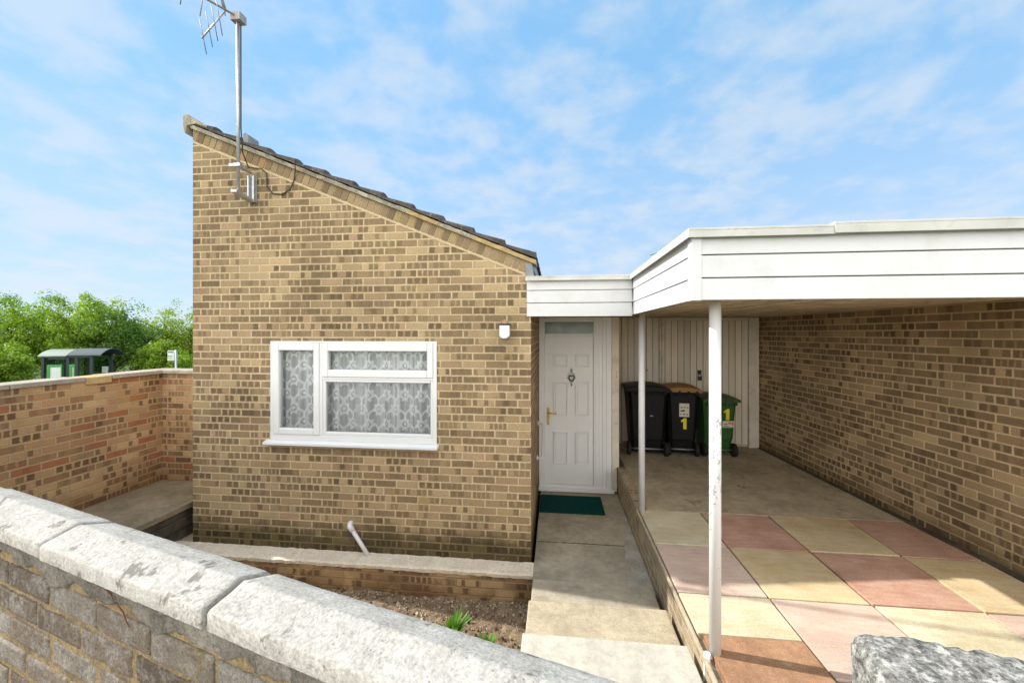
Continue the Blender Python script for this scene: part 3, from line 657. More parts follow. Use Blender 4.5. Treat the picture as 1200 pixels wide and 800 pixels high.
H(MB().box(-0.236, 0.80, DY - 0.075, DY - 0.011, DZ0 - 0.028, DZ0 + 0.012), 'door_sill', M['door_white'], dfo, bevel=0.006)
H(MB().box(0.646, 0.700, DY - 0.012, DY + 0.07, DZ0, DZ1).box(0.702, 0.770, DY - 0.006, DY + 0.07, DZ0, DZ1), 'side_trim', M['door_white'], bevel=0.005)
cp = H(MB().box(0.772, 0.868, DY - 0.02, DY + 0.09, -0.002, 2.07).box(0.772, 0.84, DY - 0.02, DY + 0.09, DZ0 - .02, -0.0025), 'corner_post', M['cream_paint'], bevel=0.004)
H(MB().prism([(0.822, 1.235), (0.845, 1.235), (0.845, 1.243), (0.838, 1.243), (0.838, 1.325), (0.832, 1.325), (0.822, 1.31), (0.824, 1.305), (0.831, 1.312), (0.831, 1.243), (0.822, 1.243)], 'y', DY - 0.026, DY - 0.0205), 'house_number', M['brass'], cp)

# ================================================================== CARPORT
FX, FY, FZ0, FZ1 = 0.715, 2.185, 2.022, 2.385
carport = thing('carport', 'flat roofed open carport with white board fascia on two steel posts', 'carport', (2.2, 4.3, 0))
def C(mb, name, mats, parent=None, **k):
    o = mb.build(name, mats, None, **k); o.parent = parent or carport
    o.matrix_parent_inverse = Matrix.Translation(-Vector(carport.location)) if parent is None else Matrix.Identity(4)
    return o
FR = 4.4
def fascia_boards(mb, kind, a, b, at, zs):
    for i in range(3):
        z0, z1 = zs[i] + (0.0025 if i else 0), zs[i + 1] - 0.0025
        # shiplap: lower edge proud, upper edge set back
        if kind == 'front': mb.hexa([(a, at, z0), (b, at, z0), (b, at + .022, z0), (a, at + .022, z0), (a, at + 0.007, z1), (b, at + 0.007, z1), (b, at + .022, z1), (a, at + .022, z1)])
        else: mb.hexa([(at, b, z0), (at, a, z0), (at + .022, a, z0), (at + .022, b, z0), (at + .007, b, z1), (at + .007, a, z1), (at + .022, a, z1), (at + .022, b, z1)])
zs = [FZ0, FZ0 + 0.115, FZ0 + 0.235, FZ1 - 0.01]
ff = MB(); fascia_boards(ff, 'front', FX + 0.042, FR, FY, zs); C(ff, 'front_fascia', M['white_paint'], bevel=0.002)
sf_ = MB(); fascia_boards(sf_, 'side', 2.245, 3.842, FX - 0.004, zs); C(sf_, 'side_fascia', M['white_paint'], bevel=0.002)
cf = MB(); fascia_boards(cf, 'front', -0.275, FX - 0.004, 3.842, [FZ0 - 0.014] + zs[1:]); cf.box(-0.275, -0.25, 3.8645, 5.7, FZ0 - 0.01, FZ1 - .02) if False else None
C(cf, 'porch_fascia', M['white_paint'], bevel=0.002)
C(MB().box(FX - 0.010, FX + 0.040, FY - 0.008, FY + 0.012, FZ0 - 0.004, FZ1 - 0.01).box(FX - 0.010, FX + 0.0015, FY + 0.0125, FY + 0.058, FZ0 - 0.004, FZ1 - 0.01), 'corner_trim', M['white_paint'], bevel=0.003)
def cap_profile(mb, pts, w_in):
    pass
C(MB().box(FX - 0.035, 1.385, FY - 0.035, FY + 0.10, FZ1 - 0.008, FZ1 + 0.004).box(FX - 0.035, 1.385, FY - 0.035, FY - 0.030, FZ1 - 0.044, FZ1 - 0.0085), 'roof_trim', M['cap_metal'], bevel=0.002)
C(MB().box(1.375, FR, FY - 0.040, FY + 0.10, FZ1 + 0.0045, FZ1 + 0.016).box(1.375, FR, FY - 0.041, FY - 0.0355, FZ1 - 0.040, FZ1 + 0.004), 'roof_trim', M['cap_metal'], bevel=0.002)
C(MB().box(FX - 0.035, FX + 0.09, FY + 0.1005, 3.80, FZ1 - 0.008, FZ1 + 0.004).box(FX - 0.036, FX - 0.030, FY - 0.0295, 3.80, FZ1 - 0.044, FZ1 - 0.0085), 'roof_trim', M['cap_metal'], bevel=0.002)
C(MB().box(-0.285, FX + 0.09, 3.8005, 3.92, FZ1 - 0.008, FZ1 + 0.004).box(-0.285, FX - 0.0365, 3.800, 3.806, FZ1 - 0.040, FZ1 - 0.0085), 'roof_trim', M['cap_metal'], bevel=0.002)
C(MB().box(FX + 0.03, FR, FY + 0.03, 7.1, 2.14, 2.37).box(XR + 0.035, FX + 0.03, 3.87, 7.1, 2.14, 2.37), 'roof_deck', M['lead'])
ce = MB(); rc = random.Random(4); x = FX + 0.03
while x < FR - 0.14:
    dz = rc.uniform(-0.004, 0.004)
    ce.box(x, x + 0.112, FY + 0.03, 7.0, 2.108 + dz, 2.126 + dz); x += 0.125
C(ce, 'ceiling_boards', M['soffit_wood'])
C(MB().box(XR + 0.003, FX + 0.02, 3.875, 5.72, 2.072, 2.09), 'porch_soffit', M['cream_paint'])
P1, P2 = (0.917, 2.432), (0.893, 4.302)
C(MB().tube([(P1[0], P1[1], -0.002), (P1[0], P1[1], 2.107)], 0.032, 20).tube([(P1[0] - 0.052, P1[1] - 0.02, -0.7), (P1[0] - 0.052, P1[1] - 0.02, 0.012)], 0.019, 14), 'post', M['post_paint'])
C(MB().tube([(P2[0], P2[1], 0.0), (P2[0], P2[1], 2.107)], 0.032, 20), 'post', M['white_paint'])
C(MB().tube([(0.80 + 0.0, 2.95, FZ1 + 0.003), (0.78, 2.98, FZ1 + 0.055), (0.75, 3.05, FZ1 + 0.060), (0.70, 3.08, FZ1 + 0.045)], 0.006, 8), 'loose_felt', M['lead'])

# right-hand brick wall
dvec = (wall_b - wall_a).normalized(); nrm = Vector((-dvec.y, dvec.x)); nrm = nrm if nrm.x > 0 else -nrm
Lw = (wall_b - wall_a).length
rw = MB().box(0, 0.22, 0, Lw + 0.0, -0.7, 2.107)
ang = math.atan2(wall_a.y - wall_b.y, wall_a.x - wall_b.x) - math.pi / 2
tag(rw.build('brick_wall', M['carport_brick'], loc=(wall_b.x, wall_b.y, 0), rot=(0, 0, ang)), 'long brown speckled brick wall closing the right side of the carport', 'wall')
# low brick edge of the raised carport floor
rt = thing('retaining_wall', 'low yellowish brick edge between the sunken path and carport floor', 'wall', (0.9, 4.0, -0.36))
o = MB().box(0.848, 0.952, 4.332, 5.64, -0.7, 0.006).box(0.848, 0.952, 0.95, 4.33, -0.7, -0.036).build('brickwork', M['slab_brick'], bevel=0.004); o.parent = rt; o.matrix_parent_inverse = Matrix.Translation(-rt.location)
o = MB().box(0.841, 0.862, 2.2, 4.33, -0.035, -0.003).build('edging', M['step_concrete'], bevel=0.006); o.parent = rt; o.matrix_parent_inverse = Matrix.Translation(-rt.location)
o['label'] = 'thin sandy mortar lip along the paving edge'

# timber screen at the back of the carport
SY = 6.86
scr = thing('timber_screen', 'cream painted vertical board screen with a door behind the bins', 'screen', (2.1, SY, 0))
def S(mb, name, mats, parent=None, **k):
    o = mb.build(name, mats, None, **k); o.parent = parent or scr
    o.matrix_parent_inverse = Matrix.Translation(-scr.location) if parent is None else Matrix.Identity(4); return o
S(MB().box(0.87, 1.70, SY, SY + 0.03, 0.05, 2.10), 'board_panel', M['screen_boards'])
S(MB().box(0.87, 3.40, SY + 0.04, SY + 0.10, -0.3, 2.139), 'light_stop', M['soffit_wood'])  # unseen board added to block light leaking past the screen
sd = S(MB().box(1.79, 3.09, SY + 0.004, SY + 0.034, 0.05, 2.05), 'screen_door', M['screen_boards'])
S(MB().box(1.705, 1.735, SY - 0.022, SY + 0.03, 0.03, 2.10).box(1.745, 1.785, SY - 0.018, SY + 0.03, 0.03, 2.10).box(3.10, 3.255, SY - 0.02, SY + 0.03, 0.0, 2.10).box(1.79, 3.095, SY - 0.016, SY + 0.03, 2.055, 2.10), 'screen_frame', M['cream_paint'], bevel=0.004)
hp = MB(); hp.box(2.31, 2.37, SY - 0.012, SY + 0.004, 1.18, 1.24); hp.tube([(2.34 + 0.025 * math.cos(a), SY - 0.02, 1.145 + 0.03 * math.sin(a)) for a in [R(-10 + 20 * i) for i in range(11)]], 0.007); hp.box(2.31, 2.37, SY - 0.035, SY - 0.005, 1.075, 1.14)
S(hp, 'padlock', M['dark_metal'], sd, bevel=0.004)
for hx in (1.43, 1.50):
    S(MB().tube([(hx, SY, 1.225), (hx, SY - 0.035, 1.225), (hx, SY - 0.04, 1.25)], 0.008, 8), 'hook', M['dark_metal'])

# ================================================================== LEFT BOUNDARY WALL
bx, by, bt = -4.93, 4.55, 1.385
bw = thing('boundary_wall', 'mixed red and buff brick boundary wall with pale coping, left of the house', 'wall', (bx, by, 0))
def B(mb, name, mats, **k):
    o = mb.build(name, mats, None, **k); o.parent = bw; o.matrix_parent_inverse = Matrix.Translation(-bw.location); return o
B(MB().box(bx - 0.215, bx, 1.95, by + 0.215, -1.6, bt - 0.045).box(bx, XL - 0.004, by, by + 0.215, -0.75, bt - 0.045), 'brickwork', M['boundary_brick'])
for a, b in ((1.95, 2.52), (2.53, 3.11), (3.12, 3.705)):
    B(MB().box(bx - 0.245, bx + 0.03, a, b, bt - 0.045, bt), 'coping_stone', M['coping_thin'], bevel=0.006)
o = B(MB().box(bx - 0.235, bx + 0.024, 3.71, 3.96, bt - 0.085, bt - 0.004), 'coping_patch', M['ochre_mortar'], bevel=0.012); o['label'] = 'patch of yellow mortar filling a gap in the coping'
B(MB().box(bx - 0.245, bx + 0.03, 3.965, by + 0.245, bt - 0.045, bt), 'coping_stone', M['coping_thin'], bevel=0.006)
B(MB().box(bx + 0.031, XL - 0.005, by - 0.03, by + 0.245, bt - 0.045, bt - 0.001), 'coping_stone', M['coping_thin'], bevel=0.006)

# ================================================================== LOW PLANTER WALL
pw = thing('planter_wall', 'low weathered brick wall with pale render cap under the window', 'wall', (-2.0, 3.75, -0.6))
def PW(mb, name, mats, **k):
    o = mb.build(name, mats, None, **k); o.parent = pw; o.matrix_parent_inverse = Matrix.Translation(-pw.location); return o
PW(MB().box(-3.86, -0.212, 3.685, 3.852, -0.85, -0.405), 'brickwork', M['planter_brick'], bevel=0.006)
cap = MB(); rq = random.Random(8); prev = None; NC = 90
for i in range(NC + 1):
    x = -4.04 + (-0.206 + 4.04) * i / NC
    a, b, c = rq.uniform(-.005, .005), rq.uniform(-.004, .004), rq.uniform(-.004, .004)
    cur = [cap.bm.verts.new(q) for q in ((x, 3.855, -0.408), (x, 3.676 + a, -0.408 + b), (x, 3.672 + a, -0.378 + c), (x, 3.69 + a, -0.366 + c), (x, 3.855, -0.356 + c))]
    if prev:
        for k in range(5): cap.bm.faces.new([prev[k], cur[k], cur[(k + 1) % 5], prev[(k + 1) % 5]])
    else: cap.bm.faces.new(cur)
    prev = cur
cap.bm.faces.new(prev[::-1])
PW(cap, 'render_cap', M['render_cap'])
# ================================================================== FRONT BOUNDARY WALL (close to the camera)
wo_ = Vector((-0.683, 0.709, 1.31)); wdir = math.atan2(-0.2706, 0.963)
fwall = thing('front_wall', 'weathered grey brick wall with white saddleback coping in the foreground', 'wall', tuple(wo_), wdir)
def F(mb, name, mats, **k):
    o = mb.build(name, mats, fwall, **k); return o
import mathutils
def fr_n(x, z, sc, k=0.0): return mathutils.noise.fractal(Vector((x * sc, k, z * sc)), 0.9, 2.0, 4)
def old_brick():
    m, t = material('grey brown weathered wall brick'); o = t.obj(); r = t.n('NewGeometry', out=8)
    c = t.ramp(r, [(0, (0.105, 0.080, 0.062)), (0.35, (0.17, 0.138, 0.108)), (0.65, (0.20, 0.175, 0.145)), (0.85, (0.125, 0.088, 0.062)), (1, (0.25, 0.23, 0.20))])
    c = t.mix(t.mul(t.smooth(t.noise(o, 19.0, 7.0, 0.75), 0.45, 0.66), 0.65), c, (0.32, 0.30, 0.27))
    c = t.mix(t.mul(t.smooth(t.noise(o, 13.0, 6.0, 0.7, dist=0.5), 0.56, 0.70), 0.7), c, (0.075, 0.060, 0.050))
    c = t.mix(t.mul(t.smooth(t.noise(o, 7.3, 5.0, 0.65), 0.63, 0.74), 0.55), c, (0.23, 0.175, 0.055))
    f = t.noise(o, 170.0, 4.0, 0.7)
    c = t.mix(1.0, c, t.ramp(f, [(0.28, 0.5), (0.5, 1.0), (0.75, 1.45)]), 'MULTIPLY')
    t.out(t.surface(c, 0.95, t.bump(t.add(t.mul(f, 0.6), t.noise(o, 60.0, 5.0, 0.7)), 0.9, 0.004), 0.15)); return m
M['old_brick'] = old_brick()
M['old_mortar'] = concrete('crumbling ochre mortar', (0.34, 0.25, 0.135), (0.17, 0.125, 0.072), 14.0, 0.9, 0.8)
M['smear'] = concrete('smeared grey cement', (0.25, 0.225, 0.19), (0.10, 0.088, 0.074), 11.0, 0.9, 1.0, patch=(16.0, 0.60, (0.33, 0.31, 0.27)))
fb = MB(); rfb = random.Random(77)
def patch_grid(x0, x1, z0, z1, nx, nz, yf, mi, back=0.05):
    g_ = [[fb.bm.verts.new((x0 + (x1 - x0) * i / nx, yf(x0 + (x1 - x0) * i / nx, z0 + (z1 - z0) * j / nz, min(i, nx - i) / nx * (x1 - x0), min(j, nz - j) / nz * (z1 - z0)), z0 + (z1 - z0) * j / nz)) for j in range(nz + 1)] for i in range(nx + 1)]
    for i in range(nx):
        for j in range(nz):
            f = fb.bm.faces.new([g_[i][j], g_[i + 1][j], g_[i + 1][j + 1], g_[i][j + 1]]); f.material_index = mi; f.smooth = True
    edge = [g_[i][0] for i in range(nx + 1)] + [g_[nx][j] for j in range(1, nz + 1)] + [g_[i][nz] for i in range(nx - 1, -1, -1)] + [g_[0][j] for j in range(nz - 1, 0, -1)]
    bk_ = [fb.bm.verts.new((v.co.x, back, v.co.z)) for v in edge]
    for i in range(len(edge)):
        f = fb.bm.faces.new([edge[i], edge[(i + 1) % len(edge)], bk_[(i + 1) % len(edge)], bk_[i]]); f.material_index = mi
TOPC = -0.112
for k in range(9):
    z1 = TOPC - 0.0755 * k; z0 = z1 - 0.0635; x = -4.5 + (0.112 if k % 2 else 0.0) + rfb.uniform(-.01, .01)
    while x < 0.80:
        L_ = 0.213 + rfb.uniform(-.006, .006); off = rfb.uniform(-0.004, 0.003); fine_ = -1.9 < x < 0.6
        dz0, dz1 = rfb.uniform(-.002, .002), rfb.uniform(-.003, .002); sd_ = rfb.uniform(0, 50)
        def yf(px_, pz_, ex, ez):
            e = min(ex, ez); rnd = 0.005 * max(0.0, 1 - e / (0.0062 + 0.0035 * fr_n(px_, pz_, 14, sd_))) ** 2
            return 0.026 + off + rnd - 0.0014 * fr_n(px_, pz_, 20, sd_) - 0.0011 * fr_n(px_, pz_, 75, sd_)
        patch_grid(x, min(x + L_, 0.80), z0 + dz0, z1 + dz1, 40 if fine_ else 4, 14 if fine_ else 3, yf, 0, 0.06)
        x += L_ + 0.013 + rfb.uniform(-.003, .003)
def ym(px_, pz_, ex, ez): return 0.0305 - 0.0022 * fr_n(px_, pz_, 17) - 0.0016 * fr_n(px_, pz_, 60)
patch_grid(-4.5, 0.805, TOPC - 0.0755 * 9, -0.037, 420, 50, ym, 1, 0.128)
def ys(px_, pz_, ex, ez):                       # uneven smear of cement just under the coping
    low = pz_ < -0.095 - 0.03 * fr_n(px_, 0, 6, 4)
    return (0.0225 - 0.004 * fr_n(px_, pz_, 12, 9) - 0.002 * fr_n(px_, pz_, 50, 2)) + (0.03 * min(1.0, max(0.0, (-0.098 + 0.035 * fr_n(px_, 1, 7, 4) - pz_) / 0.010)))
patch_grid(-2.2, 0.80, -0.150, -0.0375, 330, 24, ys, 2, 0.07)
fb.box(-4.5, 0.80, 0.06, 0.127, -1.95, -0.0375, 1)
F(fb, 'brickwork', [M['old_brick'], M['old_mortar'], M['smear']])
rg = random.Random(21)
def coping(a, b, dz=0.0, dy=0.0, tilt=0.0, rough=0.0007):
    mb = MB(); n = max(2, int((b - a) / 0.012)); prev = None
    prof = [(0.0, -0.037), (0.0, -0.034), (0.0, -0.004), (0.0022, -0.0008), (0.0055, 0.0004), (0.028, 0.0064), (0.052, 0.0128), (0.0725, 0.0185), (0.0767, 0.0193), (0.0805, 0.0182), (0.101, 0.0105), (0.124, 0.0022), (0.1455, -0.006), (0.149, -0.012), (0.149, -0.040)]
    for i in range(n + 1):
        x = a + (b - a) * i / n; e = 0.003 if i in (0, n) else 0.0
        k_ = 0.5 * rough * (math.sin(x * 31) + math.sin(x * 13.7 + 2))
        cur = []
        for j, (y, z) in enumerate(prof):
            ch = 0.0
            if j in (2, 3, 4) and rg.random() < 0.07: ch = rg.uniform(0.0, 0.003)
            cur.append(mb.bm.verts.new((x + rg.uniform(-.0015, .0015) * (1 if i in (0, n) else 0), y + dy + ch + rg.uniform(-rough, rough) * .5 + (e if j < 5 else 0), z + dz + tilt * (x - a) + k_ - ch * .7 + rg.uniform(-rough, rough) * .45 - e)))
        m_ = len(prof)
        if prev:
            for k in range(m_):
                f = mb.bm.faces.new([prev[k], cur[k], cur[(k + 1) % m_], prev[(k + 1) % m_]]); f.smooth = k not in (0, m_ - 1, m_ - 2)
        else: mb.bm.faces.new(cur)
        prev = cur
    mb.bm.faces.new(prev[::-1]); return mb
F(coping(-0.652, -0.006, 0.001, 0.0, 0.0), 'coping_stone', M['coping'])
F(coping(0.004, 0.80, -0.002, 0.004, 0.0), 'coping_stone', M['coping'])
F(coping(-1.30, -0.658, 0.004, 0.003, -0.004), 'coping_stone', M['coping'])
F(coping(-1.96, -1.308), 'coping_stone', M['coping'])
F(coping(-2.62, -1.968), 'coping_stone', M['coping'])
F(coping(-4.5, -2.628), 'coping_stone', M['coping'])
crk = MB()
for pts in ([(-0.395, -0.048), (-0.375, -0.062), (-0.362, -0.066), (-0.350, -0.080)], [(-0.335, -0.083), (-0.312, -0.094), (-0.300, -0.112), (-0.285, -0.122)]):
    crk.tube([(a, 0.0190, b) for a, b in pts], [0.0008, 0.0016, 0.0014, 0.0006], 6)
F(crk, 'crack', plain('rusty crack', (0.13, 0.045, 0.022), 0.9))

# rough coping end of the wall on the right of the drive
st_ = MB(); P3 = [(0.505, 0.565), (0.566, 0.655), (0.80, 0.615), (1.45, 0.42), (1.40, 0.25), (0.70, 0.49)]
sw_ = thing('gate_wall', 'short wall with rough mottled grey stone top at the right foreground', 'wall', (0.6, 0.6, 0.2))
ed = MB(); nU, nV = 60, 14; gridv = []
c0, c1 = Vector((0.452, 0.648)), Vector((1.46, 0.44)); ax = (c1 - c0).normalized(); nn = Vector((-ax.y, ax.x)); Lh = (c1 - c0).length
rk = random.Random(17)
import mathutils
def rough_n(p_, s): return mathutils.noise.fractal(Vector(p_) * s, 0.8, 2.1, 5)
for i in range(nU + 1):
    u_ = Lh * (i / nU) ** 1.5; endr = math.sqrt(max(0.0, 1 - max(0.0, 1 - u_ / 0.025) ** 2))
    row = []
    for j in range(nV + 1):
        a_ = -math.pi * 0.16 + math.pi * 1.32 * j / nV
        wy = -0.085 * math.copysign(abs(math.cos(a_)) ** 0.30, math.cos(a_)); hz = 0.052 * math.copysign(abs(math.sin(a_)) ** 0.30, math.sin(a_))
        wy *= 0.62 + 0.38 * endr; hz = (hz * (0.62 + 0.38 * endr) - 0.10 * max(0.0, -wy)) if hz > 0 else hz
        p_ = c0 + ax * (u_ + 0.012) + nn * wy
        q = Vector((p_.x, p_.y, 1.312 + hz)); dn = rough_n(q, 13.0) * 0.009 + rough_n(q, 80.0) * 0.0035
        q += Vector((nn.x * math.copysign(1, wy) * dn, nn.y * math.copysign(1, wy) * dn, dn))
        row.append(ed.bm.verts.new(q))
    gridv.append(row)
for i in range(nU):
    for j in range(nV): ed.bm.faces.new([gridv[i][j], gridv[i + 1][j], gridv[i + 1][j + 1], gridv[i][j + 1]]).smooth = True
ed.bm.faces.new(gridv[0][::-1]); ed.bm.faces.new(gridv[-1]);
for i in range(nU): ed.bm.faces.new([gridv[i][nV], gridv[i + 1][nV], gridv[i + 1][0], gridv[i][0]])
o = ed.build('coping_stone', M['rough_stone']); o.parent = sw_; o.matrix_parent_inverse = Matrix.Translation(-sw_.location)
bwk = MB().box(0.03, Lh - 0.02, -0.05, 0.05, -2.0, -0.03)
o = bwk.build('brickwork', M['front_brick']); o.parent = sw_; o.matrix_parent_inverse = Matrix.Translation(-sw_.location)
o.location = (c0.x, c0.y, 1.31); o.rotation_euler = (0, 0, math.atan2(ax.y, ax.x))

# ================================================================== SMALL THINGS ON THE HOUSE
cu = MB(); NXc = 360; prev = None
ra = random.Random(6); ph = [ra.uniform(0, 6.28) for _ in range(4)]
for i in range(NXc + 1):
    x = -0.86 + 1.72 * i / NXc
    yy = 0.020 * math.sin(x * 30 + ph[0] + 1.8 * math.sin(x * 7)) + 0.016 * math.sin(x * 71 + ph[1] + 1.5 * math.sin(x * 9)) + 0.006 * math.sin(x * 11 + ph[2])
    cur = [cu.bm.verts.new((x, yy * (1.0 if k else 0.7), z)) for k, z in enumerate((1.02, 0.7, 0.35, 0.0))]
    if prev:
        for k in range(3):
            f = cu.bm.faces.new([prev[k], cur[k], cur[k + 1], prev[k + 1]]); f.smooth = True
    prev = cur
cuo = cu.build('net_curtain', M['lace'], loc=(-2.047, GY + 0.10, WZ0 + 0.0))
tag(cuo, 'white patterned lace net curtain hanging behind the window', 'curtain')

def ws(mb, root, name, mats, parent=None, **k):
    o = mb.build(name, mats, None, **k); o.parent = parent or root
    o.matrix_parent_inverse = Matrix.Translation(-root.location) if parent is None else Matrix.Identity(4); return o
# aerial
ae = thing('television_aerial', 'tall television aerial on a galvanised bracket near the top of the gable', 'aerial', (-3.2, 3.6, 3.2))
AY = 3.62; mx = -3.092
ws(MB().tube([(mx, AY, 3.22), (mx - 0.005, AY, 4.98)], 0.0155, 14), ae, 'mast', M['galv'])
br = MB(); br.box(-3.165, -3.085, GY - 0.012, GY - 0.002, 3.20, 3.47); br.box(-3.163, -3.145, GY - 0.045, GY - 0.0125, 3.20, 3.47); br.box(-3.105, -3.087, GY - 0.045, GY - 0.0125, 3.20, 3.47)
br.hexa([(-3.155, GY - .03, 3.195), (-3.095, GY - .03, 3.195), (mx + .02, AY - .045, 3.215), (mx - .045, AY - .045, 3.215), (-3.155, GY - .03, 3.225), (-3.095, GY - .03, 3.225), (mx + .02, AY - .045, 3.24), (mx - .045, AY - .045, 3.24)])
br.tube([(-3.125, GY - .03, 3.50), (mx - 0.03, AY + .02, 3.495)], 0.014); br.box(mx - 0.075, mx + 0.045, AY - 0.035, AY - 0.022, 3.47, 3.50); br.box(mx - 0.03, mx + 0.03, AY - 0.03, AY + 0.03, 3.48, 3.505)
ws(br, ae, 'bracket', M['galv'], bevel=0.002)
b0 = Vector((mx + 0.03, AY + 0.02, 4.93)); bd = Vector((-0.52, -0.80, 0.05)).normalized()
ws(MB().tube([b0, b0 + bd * 1.25], 0.010, 8).box(mx - 0.05, mx + 0.05, AY - 0.045, AY + 0.045, 4.89, 4.965), ae, 'boom', M['alu'])
el = MB(); ed_ = Vector((-0.22, 0.05, -0.97)).normalized()
for k in range(7):
    c = b0 + bd * (0.32 + 0.145 * k); hl = 0.17 - 0.008 * k
    el.tube([c - ed_ * hl, c + ed_ * hl], 0.0045, 6)
ws(el, ae, 'director', M['alu'])
re_ = MB(); c = b0 + bd * 0.14
for sgn in (1, -1):
    d2 = (Vector((-0.55, -0.15, -0.80)) if sgn > 0 else Vector((-0.10, -0.35, 0.93))).normalized()
    re_.tube([c, c + d2 * 0.36], 0.007, 6)
    for q in (0.10, 0.17, 0.25, 0.34):
        m_ = c + d2 * q; e2 = Vector((-0.26, 0.55, -0.80)).normalized() if sgn > 0 else Vector((-0.2, 0.5, -0.8)).normalized()
        re_.tube([m_ - e2 * 0.14, m_ + e2 * 0.14], 0.004, 6)
ws(re_, ae, 'reflector', M['alu'])
ws(MB().tube([(mx + 0.026, AY, 4.86), (mx + 0.027, AY, 3.85), (mx + 0.03, AY + 0.02, 3.62), (-3.09, 3.75, 3.52), (-3.03, GY - .012, 3.55), (-2.97, GY - .012, 3.50), (-2.965, GY - .012, 3.36), (-2.90, GY - .012, 3.285), (-2.80, GY - .012, 3.275), (-2.71, GY - .012, 3.32), (-2.665, GY - .012, 3.42), (-2.64, GY - .03, 3.52), (-2.63, GY - .05, 3.60)], 0.006, 8), ae, 'cable', M['cable'])
# sensor by the door
se = thing('wall_sensor', 'small white security light with two lamps on the brick near the door', 'sensor', (-0.486, GY, 1.89))
ws(MB().prism([(-0.535, 1.82), (-0.505, 1.795), (-0.467, 1.795), (-0.437, 1.82), (-0.437, 1.925), (-0.535, 1.925)], 'y', GY - 0.07, GY + 0.001), se, 'housing', M['sensor_white'], bevel=0.010, seg=3)
ws(MB().box(-0.54, -0.432, GY - 0.078, GY + 0.001, 1.9255, 1.937), se, 'hood', M['dark_metal'], bevel=0.004)
ws(MB().box(-0.52, -0.452, GY - 0.0705 - 0.003, GY - 0.0705, 1.85, 1.91), se, 'lens', M['chrome'], bevel=0.002)
ws(MB().box(-0.512, -0.468, GY - 0.02, GY - 0.001, 1.9375, 1.975), se, 'mount', plain('tan mounting pad', (0.44, 0.27, 0.16), 0.7), bevel=0.004)
# waste pipe
wp = thing('waste_pipe', 'white plastic waste pipe slanting out of the gable base', 'pipe', (-2.05, GY, -0.1))
ws(MB().tube([(-2.03, GY - 0.05, -0.10), (-1.83, GY - 0.05, -0.39)], 0.020, 14), wp, 'pipe', M['upvc'])
ws(MB().tube([(-2.055, GY + 0.01, -0.068), (-2.055, GY - 0.03, -0.068), (-2.045, GY - 0.052, -0.08), (-2.015, GY - 0.05, -0.122)], 0.027, 14), wp, 'elbow', M['upvc'])
# grab handle on the porch side wall
gh = thing('grab_handle', 'white plastic grab rail on the brick beside the front door', 'handle', (XR, 5.2, 0.5))
ws(MB().tube([(XR + 0.01, 5.05, 0.28), (XR + 0.065, 5.05, 0.285), (XR + 0.075, 5.08, 0.33), (XR + 0.075, 5.27, 0.62), (XR + 0.065, 5.30, 0.66), (XR + 0.01, 5.30, 0.66)], 0.016, 12), gh, 'rail', M['upvc'])
for y_, z_ in ((5.05, 0.28), (5.30, 0.66)): ws(MB().tube([(XR + 0.001, y_, z_), (XR + 0.014, y_, z_)], 0.035, 16), gh, 'rosette', M['upvc'])
mt = MB().box(-0.20, 0.60, 4.95, 5.48, -0.359, -0.345).build('doormat', M['mat_green'], bevel=0.004)
tag(mt, 'dark teal green doormat lying in front of the white door', 'doormat')

